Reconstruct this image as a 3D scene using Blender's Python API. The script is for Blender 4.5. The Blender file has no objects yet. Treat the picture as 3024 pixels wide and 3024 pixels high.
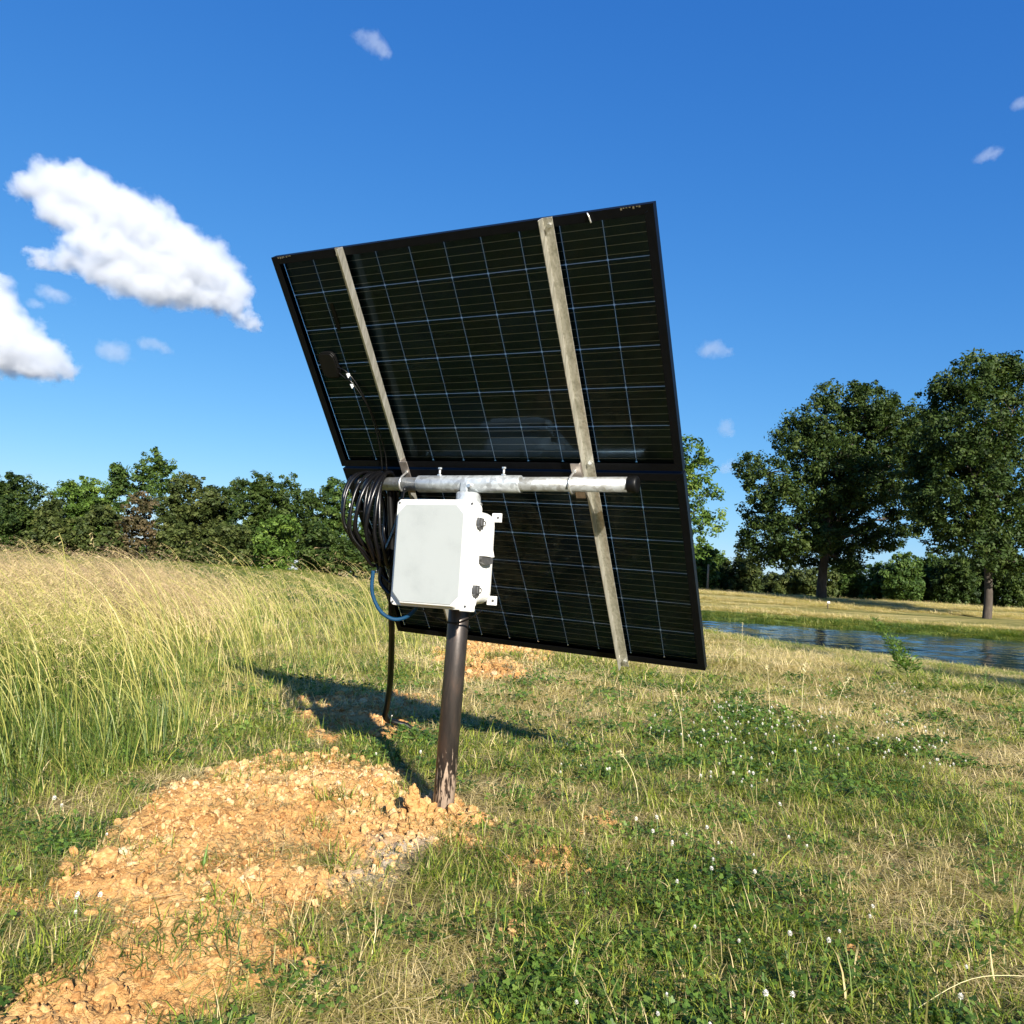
import bpy, math, random
import numpy as np
from mathutils import Matrix, Vector

# ------------------------------------------------------------------ camera, sky, sun
SC = bpy.context.scene
COL = SC.collection
R_ = math.radians
EYE = 0.96                                   # eye height above the ground at the foot of the pole


def rx(a):
    c, s = math.cos(a), math.sin(a); return np.array([[1, 0, 0], [0, c, -s], [0, s, c]])


def ry(a):
    c, s = math.cos(a), math.sin(a); return np.array([[c, 0, s], [0, 1, 0], [-s, 0, c]])


def rz(a):
    c, s = math.cos(a), math.sin(a); return np.array([[c, -s, 0], [s, c, 0], [0, 0, 1]])


RC = rx(R_(5.398)) @ ry(R_(-3.485))
cam = bpy.data.cameras.new('camera')
camo = bpy.data.objects.new('camera', cam)
COL.objects.link(camo)
m = np.eye(4); m[:3, 0] = RC[:, 0]; m[:3, 1] = RC[:, 2]; m[:3, 2] = -RC[:, 1]; m[:3, 3] = (0, 0, EYE)
camo.matrix_world = Matrix(m.tolist())
cam.sensor_width = 36; cam.lens = 36 * 2323.5 / 3024
cam.clip_start = 0.05; cam.clip_end = 9000
SC.camera = camo

SUN_EL, SUN_AZ = 25.0, 160.5                 # azimuth clockwise from +Y
w = bpy.data.worlds.new('World'); SC.world = w; w.use_nodes = True
nt = w.node_tree; nt.nodes.clear()
sky = nt.nodes.new('ShaderNodeTexSky'); sky.sky_type = 'NISHITA'; sky.sun_disc = False
sky.sun_elevation = R_(SUN_EL); sky.sun_rotation = R_(SUN_AZ)
sky.air_density = 1.0; sky.dust_density = 0.3; sky.ozone_density = 3.0; sky.altitude = 300
EXPO = 1.4
# the camera's rendering of a clear summer sky: one smooth response per colour channel over the whole dome
sp = nt.nodes.new('ShaderNodeSeparateColor'); cb = nt.nodes.new('ShaderNodeCombineColor')
bg = nt.nodes.new('ShaderNodeBackground'); bg.inputs['Strength'].default_value = 0.1
wo = nt.nodes.new('ShaderNodeOutputWorld')
nt.links.new(sky.outputs[0], sp.inputs[0])
for ch, (ga, am) in enumerate(((1.284, .0513), (.85, .1416), (.492, .3733))):
    pw = nt.nodes.new('ShaderNodeMath'); pw.operation = 'POWER'; pw.inputs[1].default_value = ga
    mu = nt.nodes.new('ShaderNodeMath'); mu.operation = 'MULTIPLY'; mu.inputs[1].default_value = am / (.1 * 2 ** EXPO)
    nt.links.new(sp.outputs[ch], pw.inputs[0]); nt.links.new(pw.outputs[0], mu.inputs[0]); nt.links.new(mu.outputs[0], cb.inputs[ch])
nt.links.new(cb.outputs[0], bg.inputs[0]); nt.links.new(bg.outputs[0], wo.inputs[0])

sl = bpy.data.lights.new('sun', 'SUN'); sl.energy = 5.0; sl.angle = R_(0.53); sl.color = (1.0, 0.93, 0.82)
so = bpy.data.objects.new('sun', sl); COL.objects.link(so)
sd = Vector((math.sin(R_(SUN_AZ)) * math.cos(R_(SUN_EL)), math.cos(R_(SUN_AZ)) * math.cos(R_(SUN_EL)), math.sin(R_(SUN_EL))))
so.rotation_euler = sd.to_track_quat('Z', 'Y').to_euler(); so.location = (20, -60, 40)

SC.view_settings.view_transform = 'Standard'; SC.view_settings.look = 'None'
SC.view_settings.exposure = EXPO; SC.view_settings.gamma = 1; SC.view_settings.use_curve_mapping = False
cy = SC.cycles
cy.max_bounces = 8; cy.diffuse_bounces = 3; cy.glossy_bounces = 3; cy.transmission_bounces = 4
cy.transparent_max_bounces = 12; cy.volume_bounces = 6; cy.use_denoising = True

rng = np.random.default_rng(11)
random.seed(5)


# ------------------------------------------------------------------ noise
def hash2(ix, iy, seed):
    h = (ix.astype(np.int64) * 374761393 + iy.astype(np.int64) * 668265263 + seed * 1442695041) & 0xffffffff
    h = ((h ^ (h >> 13)) * 1274126177) & 0xffffffff
    return ((h ^ (h >> 16)) & 0xffff) / 65535.0


def vnoise(x, y, seed=0):
    x = np.asarray(x, float); y = np.asarray(y, float)
    ix, iy = np.floor(x), np.floor(y); fx, fy = x - ix, y - iy
    fx = fx * fx * (3 - 2 * fx); fy = fy * fy * (3 - 2 * fy)
    a, b = hash2(ix, iy, seed), hash2(ix + 1, iy, seed); c, d = hash2(ix, iy + 1, seed), hash2(ix + 1, iy + 1, seed)
    return (a + (b - a) * fx) * (1 - fy) + (c + (d - c) * fx) * fy


def fbm(x, y, seed=0, o=4):
    s = 0; a = .5; t = 0
    for i in range(o):
        s = s + a * vnoise(x * 2 ** i + i * 17.3, y * 2 ** i - i * 9.1, seed + i); t += a; a *= .5
    return s / t


def sstep(a, b, x):
    t = np.clip((x - a) / (b - a), 0, 1); return t * t * (3 - 2 * t)


def in_poly(x, y, poly):
    x = np.asarray(x); y = np.asarray(y); r = np.zeros(x.shape, bool); n = len(poly)
    for i in range(n):
        x0, y0 = poly[i]; x1, y1 = poly[(i + 1) % n]
        if y0 == y1: continue
        c = ((y0 > y) != (y1 > y)) & (x < (x1 - x0) * (y - y0) / (y1 - y0) + x0); r ^= c
    return r


def poly_sd(x, y, poly):                      # signed distance, positive inside
    d = np.full(np.shape(x), 1e9); n = len(poly)
    for i in range(n):
        ax, ay = poly[i]; bx, by = poly[(i + 1) % n]; vx, vy = bx - ax, by - ay; L = vx * vx + vy * vy + 1e-12
        t = np.clip(((x - ax) * vx + (y - ay) * vy) / L, 0, 1)
        d = np.minimum(d, np.hypot(x - ax - t * vx, y - ay - t * vy))
    return np.where(in_poly(x, y, poly), d, -d)


# ------------------------------------------------------------------ ground cover in plan (metres)
SOIL = {
    'main': [(-1.34, 2.59), (-1.4, 3.01), (-1.44, 3.44), (-1.37, 3.92), (-1.2, 4.37), (-0.82, 4.49), (-0.61, 4.26), (-0.42, 3.73), (-0.32, 3.65), (-0.12, 3.59), (-0.08, 3.21), (-0.19, 2.94), (-0.33, 2.72), (-0.35, 2.45), (-0.49, 2.13), (-0.49, 1.97), (-0.56, 1.85), (-0.62, 1.6), (-1.0, 1.6), (-1.0, 1.87), (-0.91, 1.97), (-1.0, 2.13), (-0.97, 2.26), (-1.19, 2.39)],
    'behind': [(-1.0, 11), (-.5, 14.4), (0.5, 14.6), (1.0, 12.6), (0.55, 10.0), (0.3, 8.0), (-0.35, 7.6), (-0.7, 9.0)],
    'shade': [(-1.68, 6.37), (-1.43, 6.66), (-0.63, 6.72), (-0.45, 5.9), (-0.42, 5.4), (-0.62, 4.96), (-0.99, 4.73), (-1.27, 5.06)],
    'left': [(-1.6, 2.44), (-1.41, 2.45), (-1.34, 2.36), (-1.34, 2.29), (-1.5, 2.27)],
    'mid': [(0.06, 2.83), (0.21, 2.92), (0.31, 2.77), (0.29, 2.65), (0.13, 2.68)],
    'low': [(-0.02, 2.24), (0.09, 2.3), (0.15, 2.17), (0.12, 2.1), (0.01, 2.12)],
    'tiny': [(0.4, 3.36), (0.46, 3.41), (0.46, 3.23), (0.4, 3.19)],
    'right': [(0.94, 2.27), (1.05, 2.31), (1.03, 2.21), (0.92, 2.16)],
}
SOIL['dust'] = [(-.42, 3.02), (-.29, 2.98), (-.25, 2.68), (-.36, 2.47), (-.45, 2.48)]
GREY = [(-0.45, 3.04), (-0.27, 3.0), (-0.22, 2.68), (-0.35, 2.45), (-0.45, 2.48)]
CLOVER = [
    [(0.8, 5.04), (2.06, 6.84), (2.57, 5.9), (3.05, 5.38), (2.66, 4.43), (1.65, 3.78), (0.99, 3.62), (0.69, 3.97)],
    [(0.21, 2.49), (0.71, 2.91), (1.06, 2.83), (1.12, 2.56), (1.11, 2.2), (1.3, 1.5), (-0.01, 1.5), (0.05, 2.0)],
    [(0.07, 4.35), (0.43, 4.67), (0.69, 4.3), (0.59, 3.67), (0.16, 3.71)],
    [(-2.2, 3.02), (-1.49, 3.07), (-1.29, 2.74), (-1.29, 2.46), (-1.48, 2.49), (-2.2, 2.6)],
    [(-1.32, 2.38), (-1.13, 2.32), (-0.98, 2.13), (-1.08, 2.07)],
    [(-0.88, 5.12), (-0.62, 5.79), (-0.35, 4.86), (-0.29, 3.85), (-0.41, 3.64), (-0.66, 4.25)],
]
DRY = [
    [(-0.36, 8.15), (0.91, 8.99), (0.93, 5.42), (0.2, 4.95), (-0.24, 5.86)],
    [(4.36, 17.29), (4.89, 13.36), (4.45, 8.89), (4.4, 6.72), (3.33, 5.08), (3.06, 7.04), (1.94, 8.28)],
    [(-0.56, 2.1), (-0.36, 2.49), (-0.03, 2.48), (0.05, 2.0), (-0.07, 1.5), (-0.57, 1.5)],
    [(1.7, 3.38), (2.08, 3.28), (1.7, 2.6), (1.34, 2.5), (1.32, 2.81)],
]
TALL = [(-1.95, 3.2), (-1.8, 4.3), (-2.05, 5.2), (-2.45, 6.6), (-3, 9), (-3.7, 12), (-5.2, 18), (-7.5, 25), (-40, 34), (-40, 3), (-2.7, 2.9)]


def soil_mask(x, y):
    x = np.asarray(x, float); y = np.asarray(y, float)
    d = np.full(x.shape, -9.0)
    near = (y < 15) & (x > -3) & (x < 3)
    if near.any():
        dn = np.full(near.sum(), -9.0)
        for p in SOIL.values(): dn = np.maximum(dn, poly_sd(x[near], y[near], p))
        d[near] = dn
    d = d + (fbm(x * 4, y * 4, 3) - .5) * .30 + (fbm(x * 16, y * 16, 8) - .5) * .22
    return sstep(-.07, .09, d)


def soft(polys, x, y, wdt=.15, amp=.5, f=3, seed=5):
    d = np.full(np.shape(x), -9.0)
    for p in polys: d = np.maximum(d, poly_sd(x, y, p))
    sc = np.clip(np.asarray(y) / 4, .6, 5)
    return sstep(-wdt, wdt, d / sc + (fbm(x * f, y * f, seed) - .5) * amp)


CREST = np.array([(5.1, -30), (5.1, 0), (5.15, 8), (5.25, 12), (5.0, 18), (3.5, 23), (0, 30), (-6, 40), (-14, 46), (-60, 48)], float)


def crest_d(x, y):                             # distance past the crest, positive towards the pond
    d = np.full(np.shape(x), 1e9)
    for (ax, ay), (bx, by) in zip(CREST[:-1], CREST[1:]):
        vx, vy = bx - ax, by - ay; L = vx * vx + vy * vy
        t = np.clip(((x - ax) * vx + (y - ay) * vy) / L, 0, 1)
        d = np.minimum(d, np.hypot(x - ax - t * vx, y - ay - t * vy))
    poly = [tuple(p) for p in CREST] + [(-60, 400), (400, 400), (400, -30)]
    return np.where(in_poly(x, y, poly), d, -d)


def shore_d(x, y):                             # distance beyond the far shore
    ys = np.interp(x, [-60, -12, 0, 13, 32, 60, 200], [78, 71, 62, 53.6, 49.8, 44, 20])
    return (y - ys) * .93


WATER_Z = -1.5 + EYE


def terrain(x, y, fine=True):
    x = np.asarray(x, float); y = np.asarray(y, float)
    zn = -.955 + .03 * np.clip(x + .2, -1.5, 5)
    zn = zn + (fbm(x * .9, y * .9, 21) - .5) * .07 * sstep(1, 4, np.hypot(x + .2, y - 3.3)) * np.clip(12 / (y.clip(1)), .3, 1)
    zn = zn + (fbm(x * .25 + 5, y * .25, 31) - .5) * .25 * sstep(6, 14, np.hypot(x, y - 3))
    c = crest_d(x, y)
    bank = zn - .46 * sstep(-.6, 3.6, c) - .36 * sstep(2.5, 12, c) - 1.1 * sstep(9, 22, c)
    s = shore_d(x, y)
    far = -2.3 + .72 * sstep(-6, 0.3, s) + .16 * sstep(0, .8, s) + 2.3 * sstep(-6, 42, s) + (fbm(x * .05, y * .05, 4) - .5) * .5 * sstep(2, 30, s)
    far = far + .0006 * np.clip(s - 60, 0, 400)
    k = sstep(-8, 4, s)
    z = bank * (1 - k) + far * k
    left = -.95 + 1.35 * sstep(15, 100, y) + (fbm(x * .12, y * .12, 9) - .5) * .35 * sstep(10, 30, y)
    wl = sstep(-1, 7, -.17 * y - x - 1.5) * sstep(14, 30, y)
    z = z * (1 - wl) + left * wl
    if fine:
        near = (y < 15) & (np.abs(x) < 4)
        if near.any():
            sm = np.zeros(z.shape); sm[near] = soil_mask(x[near], y[near])
            xx, yy = x[near], y[near]
            lump = .012 + (fbm(xx * 3, yy * 3, 40) - .5) * .04 + (fbm(xx * 12, yy * 12, 50) - .5) * .03 + (np.abs(fbm(xx * 26, yy * 26, 55, 3) - .5) - .08) * .07 + (fbm(xx * 42, yy * 42, 59, 2) - .5) * .034
            dp = np.hypot(xx + .215, yy - 3.34)
            lump = lump + .02 * np.exp(-(dp / .16) ** 2)
            z[near] += lump * sm[near]
    return z + EYE


# ------------------------------------------------------------------ mesh helpers
def mesh_from(name, V, F, mats=(), smooth=False, midx=None, tint=None, poly_n=None):
    """V (n,3); F (m,k) array with equal k, or list of tuples"""
    me = bpy.data.meshes.new(name)
    if isinstance(F, np.ndarray):
        V = np.asarray(V, np.float32); k = F.shape[1]
        me.vertices.add(len(V)); me.vertices.foreach_set('co', V.ravel())
        me.loops.add(F.size); me.loops.foreach_set('vertex_index', F.astype(np.int32).ravel())
        me.polygons.add(len(F)); me.polygons.foreach_set('loop_start', np.arange(0, F.size, k, dtype=np.int32))
        me.update(calc_edges=True)
    else:
        me.from_pydata([tuple(v) for v in V], [], F); me.update()
    for mt in mats: me.materials.append(mt)
    if midx is not None: me.polygons.foreach_set('material_index', np.asarray(midx, np.int32))
    me.polygons.foreach_set('use_smooth', np.full(len(me.polygons), smooth))
    if tint is not None:
        a = me.attributes.new('tint', 'FLOAT', 'POINT'); a.data.foreach_set('value', np.asarray(tint, np.float32))
    me.update()
    return me


class MB:
    """collects simple solids into one mesh"""

    def __init__(s): s.V = []; s.F = []; s.S = []; s.M = []

    def add(s, V, F, smooth=False, mi=0):
        o = len(s.V); s.V += [tuple(map(float, v)) for v in V]; s.F += [tuple(i + o for i in f) for f in F]
        s.S += [smooth] * len(F); s.M += [mi] * len(F); return s

    def box(s, x0, x1, y0, y1, z0, z1, T=None, mi=0):
        V = [(x0, y0, z0), (x1, y0, z0), (x1, y1, z0), (x0, y1, z0), (x0, y0, z1), (x1, y0, z1), (x1, y1, z1), (x0, y1, z1)]
        if T is not None: V = [tuple(T @ Vector(v)) for v in V]
        return s.add(V, [(0, 3, 2, 1), (4, 5, 6, 7), (0, 1, 5, 4), (1, 2, 6, 5), (2, 3, 7, 6), (3, 0, 4, 7)], mi=mi)

    def tube(s, P, r, n=12, caps=True, smooth=True, mi=0):
        P = [Vector(p) for p in P]; k = len(P)
        rr = r if isinstance(r, (list, tuple)) else [r] * k
        V = []; t0 = (P[1] - P[0]).normalized(); up = Vector((0, 0, 1)) if abs(t0.z) < .9 else Vector((1, 0, 0))
        nrm = t0.cross(up).normalized()
        for i in range(k):
            t = (P[min(i + 1, k - 1)] - P[max(i - 1, 0)]).normalized()
            nrm = (nrm - t * nrm.dot(t)).normalized(); b = t.cross(nrm)
            for j in range(n):
                a = 2 * math.pi * j / n; V.append(P[i] + (nrm * math.cos(a) + b * math.sin(a)) * rr[i])
        F = [(i * n + j, i * n + (j + 1) % n, (i + 1) * n + (j + 1) % n, (i + 1) * n + j) for i in range(k - 1) for j in range(n)]
        s.add(V, F, smooth, mi)
        if caps:
            o = len(s.V) - k * n
            s.F += [tuple(o + j for j in range(n))[::-1], tuple(o + (k - 1) * n + j for j in range(n))]; s.S += [False, False]; s.M += [mi, mi]
        return s

    def prism(s, poly, z0, z1, T=None, mi=0, smooth=False):
        """poly in xy, extruded along z, then transformed"""
        n = len(poly); V = [(x, y, z0) for x, y in poly] + [(x, y, z1) for x, y in poly]
        if T is not None: V = [tuple(T @ Vector(v)) for v in V]
        F = [tuple(range(n))[::-1], tuple(range(n, 2 * n))]
        s.add(V, F, False, mi)
        o = len(s.V) - 2 * n
        s.F += [(o + i, o + (i + 1) % n, o + n + (i + 1) % n, o + n + i) for i in range(n)]; s.S += [smooth] * n; s.M += [mi] * n
        return s

    def obj(s, name, mats, parent=None, bevel=0, seg=2):
        if not isinstance(mats, (list, tuple)): mats = [mats]
        me = mesh_from(name, s.V, s.F, mats); me.polygons.foreach_set('use_smooth', s.S); me.polygons.foreach_set('material_index', s.M)
        o = bpy.data.objects.new(name, me); COL.objects.link(o)
        if parent: o.parent = parent
        if bevel:
            b = o.modifiers.new('bevel', 'BEVEL'); b.width = bevel; b.segments = seg; b.limit_method = 'ANGLE'; b.angle_limit = R_(40)
            b.harden_normals = False
        return o


def tag(o, label=None, cat=None, group=None, kind=None):
    if label: o['label'] = label
    if cat: o['category'] = cat
    if group: o['group'] = group
    if kind: o['kind'] = kind
    return o


def empty(name, loc=(0, 0, 0), M=None):
    o = bpy.data.objects.new(name, None); COL.objects.link(o); o.empty_display_size = .1
    if M is not None: o.matrix_world = M
    else: o.location = loc
    return o


def link(name, me, parent=None, loc=None):
    o = bpy.data.objects.new(name, me); COL.objects.link(o)
    if parent: o.parent = parent
    if loc is not None: o.location = loc
    return o


# ------------------------------------------------------------------ materials
def nodes_of(name):
    mt = bpy.data.materials.new(name); mt.use_nodes = True; t = mt.node_tree
    b = t.nodes['Principled BSDF']; return mt, t, b


def N(t, kind, **kw):
    n = t.nodes.new(kind)
    for k, v in kw.items(): setattr(n, k, v)
    return n


def ramp(t, fac, stops, interp='LINEAR'):
    r = N(t, 'ShaderNodeValToRGB'); r.color_ramp.interpolation = interp
    e = r.color_ramp.elements
    while len(e) < len(stops): e.new(.5)
    for i, (p, c) in enumerate(stops):
        e[i].position = p; e[i].color = (*c, 1) if len(c) == 3 else c
    t.links.new(fac, r.inputs[0]); return r.outputs[0]


def noise(t, scale, detail=4, rough=.55, vec=None, dim='3D', dist=0):
    n = N(t, 'ShaderNodeTexNoise'); n.inputs['Scale'].default_value = scale; n.inputs['Detail'].default_value = detail
    n.inputs['Roughness'].default_value = rough; n.inputs['Distortion'].default_value = dist
    if vec is not None: t.links.new(vec, n.inputs['Vector'])
    return n.outputs['Fac']


def objco(t, scale=(1, 1, 1)):
    c = N(t, 'ShaderNodeTexCoord'); mp = N(t, 'ShaderNodeMapping'); mp.inputs['Scale'].default_value = scale
    t.links.new(c.outputs['Object'], mp.inputs[0]); return mp.outputs[0]


def bump(t, b, h, strength=.3, dist=.01):
    n = N(t, 'ShaderNodeBump'); n.inputs['Strength'].default_value = strength; n.inputs['Distance'].default_value = dist
    t.links.new(h, n.inputs['Height']); t.links.new(n.outputs[0], b.inputs['Normal'])


def plain(name, col, rough=.5, metal=0, var=.0, vscale=20, bmp=0, bscale=200, spec=.5, sc=(1, 1, 1)):
    mt, t, b = nodes_of(name)
    b.inputs['Roughness'].default_value = rough; b.inputs['Metallic'].default_value = metal
    b.inputs['Specular IOR Level'].default_value = spec
    v = objco(t, sc)
    f = noise(t, vscale, 5, .6, v)
    c0 = tuple(max(0, c * (1 - var)) for c in col); c1 = tuple(min(1, c * (1 + var)) for c in col)
    t.links.new(ramp(t, f, [(.3, c0), (.7, c1)]), b.inputs['Base Color'])
    if bmp: bump(t, b, noise(t, bscale, 3, .6, v), bmp, .002)
    return mt


M_frame = plain('black_anodised', (.0020, .0024, .0032), .45, 0, .3, 30, .05, spec=.14)
M_scuff = plain('scuffed_corner_metal', (.55, .53, .5), .35, 1, .2, 60)
M_plast = plain('black_plastic', (.003, .003, .003), .45, 0, .2, spec=.22)
M_rubber = plain('cable_rubber', (.003, .003, .0035), .27, 0, .25, 30, .06, 120, .32)
M_blue = plain('blue_cable_sheath', (.003, .032, .075), .6, 0, .2, 30, spec=.15)
M_clip = plain('pale_clip_plastic', (.62, .64, .66), .4, 0, .1)
M_bolt = plain('zinc_bolt', (.68, .68, .66), .3, .85, .15, 90)
M_white = plain('white_fibreglass', (.60, .60, .58), .42, 0, .06, 5, .06, 300)
M_latch = plain('dark_steel_latch', (.12, .12, .12), .42, .6, .25, 60)


def mat_insert():
    mt, t, b = nodes_of('textured_grey_lid_skin'); v = objco(t)
    f = noise(t, 420, 3, .7, v); g = noise(t, 9, 4, .6, v)
    mx = N(t, 'ShaderNodeMath', operation='ADD'); t.links.new(f, mx.inputs[0]); t.links.new(g, mx.inputs[1])
    t.links.new(ramp(t, mx.outputs[0], [(.65, (.245, .266, .262)), (1.25, (.300, .322, .318))]), b.inputs['Base Color'])
    b.inputs['Roughness'].default_value = .55; bump(t, b, f, .35, .0015); return mt


M_insert = mat_insert()


def mat_galv(name, c0, c1, c2, rough=.42, metal=.75, sc=(1, 1, 1), stretch=None):
    mt, t, b = nodes_of(name); v = objco(t, sc)
    vo = N(t, 'ShaderNodeTexVoronoi'); vo.inputs['Scale'].default_value = 55; t.links.new(v, vo.inputs['Vector'])
    n1 = noise(t, 14, 6, .65, v, dist=.6)
    mx = N(t, 'ShaderNodeMix'); mx.data_type = 'FLOAT'; mx.inputs[0].default_value = .3
    sp = N(t, 'ShaderNodeSeparateColor'); t.links.new(vo.outputs['Color'], sp.inputs[0])
    t.links.new(n1, mx.inputs[2]); t.links.new(sp.outputs[0], mx.inputs[3])
    t.links.new(ramp(t, mx.outputs[0], [(.28, c0), (.48, c1), (.72, c2)]), b.inputs['Base Color'])
    b.inputs['Metallic'].default_value = metal
    r = N(t, 'ShaderNodeMapRange'); r.inputs[3].default_value = rough - .12; r.inputs[4].default_value = rough + .15
    t.links.new(n1, r.inputs[0]); t.links.new(r.outputs[0], b.inputs['Roughness'])
    bump(t, b, n1, .12, .002); return mt


M_galv = mat_galv('galvanised_pipe', (.22, .215, .19), (.34, .35, .345), (.47, .50, .52), .40, .6)
M_galv2 = mat_galv('galvanised_casting', (.28, .295, .30), (.42, .45, .465), (.60, .64, .66), .38, .55)
M_alu = mat_galv('mill_aluminium', (.33, .32, .26), (.46, .445, .375), (.58, .565, .50), .36, .7, sc=(3, 3, .35))
M_plate = plain('bare_steel_plate', (.38, .33, .29), .4, .8, .25, 40)


def mat_pole():
    mt, t, b = nodes_of('raw_steel_pole'); c = N(t, 'ShaderNodeTexCoord'); v = objco(t, (6, 6, 1.2)); v2 = objco(t)
    n = noise(t, 5, 6, .65, v, dist=.4); n2 = noise(t, 60, 3, .6, v2)
    base = ramp(t, n, [(.3, (.028, .024, .023)), (.5, (.055, .047, .043)), (.72, (.10, .070, .056))])
    # pale scrapes and dried mud near the foot (z of the pole's own frame)
    sx = N(t, 'ShaderNodeSeparateXYZ'); t.links.new(c.outputs['Object'], sx.inputs[0])
    mr = N(t, 'ShaderNodeMapRange'); mr.inputs[1].default_value = .36; mr.inputs[2].default_value = .02; t.links.new(sx.outputs[2], mr.inputs[0])
    sc = noise(t, 9, 4, .6, objco(t, (9, 9, 1.6)), dist=.7)
    ad = N(t, 'ShaderNodeMath', operation='MULTIPLY_ADD'); ad.inputs[1].default_value = .42; t.links.new(mr.outputs[0], ad.inputs[0]); t.links.new(sc, ad.inputs[2])
    msk = ramp(t, ad.outputs[0], [(.70, (0, 0, 0)), (.78, (1, 1, 1))])
    mx = N(t, 'ShaderNodeMix'); mx.data_type = 'RGBA'; t.links.new(msk, mx.inputs[0]); t.links.new(base, mx.inputs[6]); mx.inputs[7].default_value = (.42, .32, .24, 1)
    t.links.new(mx.outputs[2], b.inputs['Base Color'])
    inv = N(t, 'ShaderNodeMath', operation='MULTIPLY_ADD'); inv.inputs[1].default_value = -.6; inv.inputs[2].default_value = .65; t.links.new(msk, inv.inputs[0])
    t.links.new(inv.outputs[0], b.inputs['Metallic'])
    b.inputs['Roughness'].default_value = .42
    bump(t, b, n2, .12, .002); return mt


M_pole = mat_pole()


def mat_cell():
    mt, t, b = nodes_of('silicon_cell_back'); v = objco(t)
    g = N(t, 'ShaderNodeObjectInfo'); n = noise(t, 7, 6, .7, v)
    ad = N(t, 'ShaderNodeMath', operation='MULTIPLY_ADD'); ad.inputs[1].default_value = .5; t.links.new(g.outputs['Random'], ad.inputs[0]); t.links.new(n, ad.inputs[2])
    t.links.new(ramp(t, ad.outputs[0], [(.35, (.005, .024, .065)), (.65, (.006, .030, .048)), (.95, (.012, .028, .032))]), b.inputs['Base Color'])
    b.inputs['Roughness'].default_value = .5; b.inputs['Specular IOR Level'].default_value = .3
    return mt


M_cell = mat_cell()
M_bus = plain('cell_ribbon', (.40, .42, .42), .5, .35, .1, 60)


def mat_glass():
    mt = bpy.data.materials.new('panel_glass'); mt.use_nodes = True; t = mt.node_tree; t.nodes.clear()
    o = N(t, 'ShaderNodeOutputMaterial'); mx = N(t, 'ShaderNodeMixShader'); tr = N(t, 'ShaderNodeBsdfTransparent'); gl = N(t, 'ShaderNodeBsdfGlossy')
    tr.inputs[0].default_value = (.93, .96, .95, 1); gl.inputs['Roughness'].default_value = .05; gl.inputs[0].default_value = (.20, .34, .52, 1)
    fr = N(t, 'ShaderNodeFresnel'); fr.inputs[0].default_value = 1.5
    n = noise(t, 3, 2, .5, objco(t)); bp = N(t, 'ShaderNodeBump'); bp.inputs['Strength'].default_value = .03; bp.inputs['Distance'].default_value = .01
    t.links.new(n, bp.inputs['Height']); t.links.new(bp.outputs[0], gl.inputs['Normal'])
    t.links.new(fr.outputs[0], mx.inputs[0]); t.links.new(tr.outputs[0], mx.inputs[1]); t.links.new(gl.outputs[0], mx.inputs[2]); t.links.new(mx.outputs[0], o.inputs[0])
    return mt


M_glass = mat_glass()
M_film = None
M_cellmask = plain('dark_edge_print', (.006, .009, .016), .5, 0, .3, 20, spec=.2)


def mat_plant(name, stops, rough=.55, trans=.35, inst=False, var=.35, spec=.3, tsc=1.3):
    """leaf material: colour picked by the 'tint' attribute, varied per instance"""
    mt, t, b = nodes_of(name)
    a = N(t, 'ShaderNodeAttribute'); a.attribute_name = 'tint'; f = a.outputs['Fac']
    if inst:
        i = N(t, 'ShaderNodeAttribute'); i.attribute_type = 'INSTANCER'; i.attribute_name = 'itint'
        ad = N(t, 'ShaderNodeMath', operation='ADD'); t.links.new(f, ad.inputs[0]); t.links.new(i.outputs['Fac'], ad.inputs[1]); f = ad.outputs[0]
    col = ramp(t, f, stops)
    t.links.new(col, b.inputs['Base Color']); b.inputs['Roughness'].default_value = rough; b.inputs['Specular IOR Level'].default_value = spec
    tr = N(t, 'ShaderNodeBsdfTranslucent')
    g = N(t, 'ShaderNodeMix'); g.data_type = 'RGBA'; g.blend_type = 'MULTIPLY'; g.inputs[0].default_value = 1; g.inputs[7].default_value = (1.15 * tsc, 1.25 * tsc, .55 * tsc, 1)
    t.links.new(col, g.inputs[6]); t.links.new(g.outputs[2], tr.inputs[0])
    mx = N(t, 'ShaderNodeMixShader'); mx.inputs[0].default_value = trans
    t.links.new(b.outputs[0], mx.inputs[1]); t.links.new(tr.outputs[0], mx.inputs[2])
    t.links.new(mx.outputs[0], t.nodes['Material Output'].inputs[0]); return mt


GRN0, GRN1, GRN2 = (.036, .072, .009), (.155, .215, .024), (.36, .385, .058)
STRAW0, STRAW1 = (.38, .30, .12), (.68, .55, .30)
M_grass = mat_plant('short_grass_blades', [(0, GRN0), (.28, GRN1), (.52, GRN2), (.70, (.22, .20, .065)), (.82, STRAW0), (1, STRAW1)], .5, .35, True)
M_clover = mat_plant('clover_leaves', [(0, (.028, .064, .009)), (.5, (.080, .145, .021)), (1, (.19, .26, .05))], .5, .3, True)
M_tall = mat_plant('tall_grass_stalks', [(0, (.040, .080, .010)), (.32, (.11, .155, .022)), (.62, (.40, .36, .10)), (.85, (.50, .40, .19)), (1, (.40, .29, .17))], .5, .35, True, spec=.35)
M_flower = plain('clover_petals', (.74, .70, .62), .6, 0, .12, 300)
M_stem = plain('green_stem', (.12, .2, .05), .5, 0, .2, 80)
M_bark = plain('tree_bark', (.055, .045, .036), .85, 0, .35, 6, .5, 25, .2, (1, 1, .3))


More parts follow.
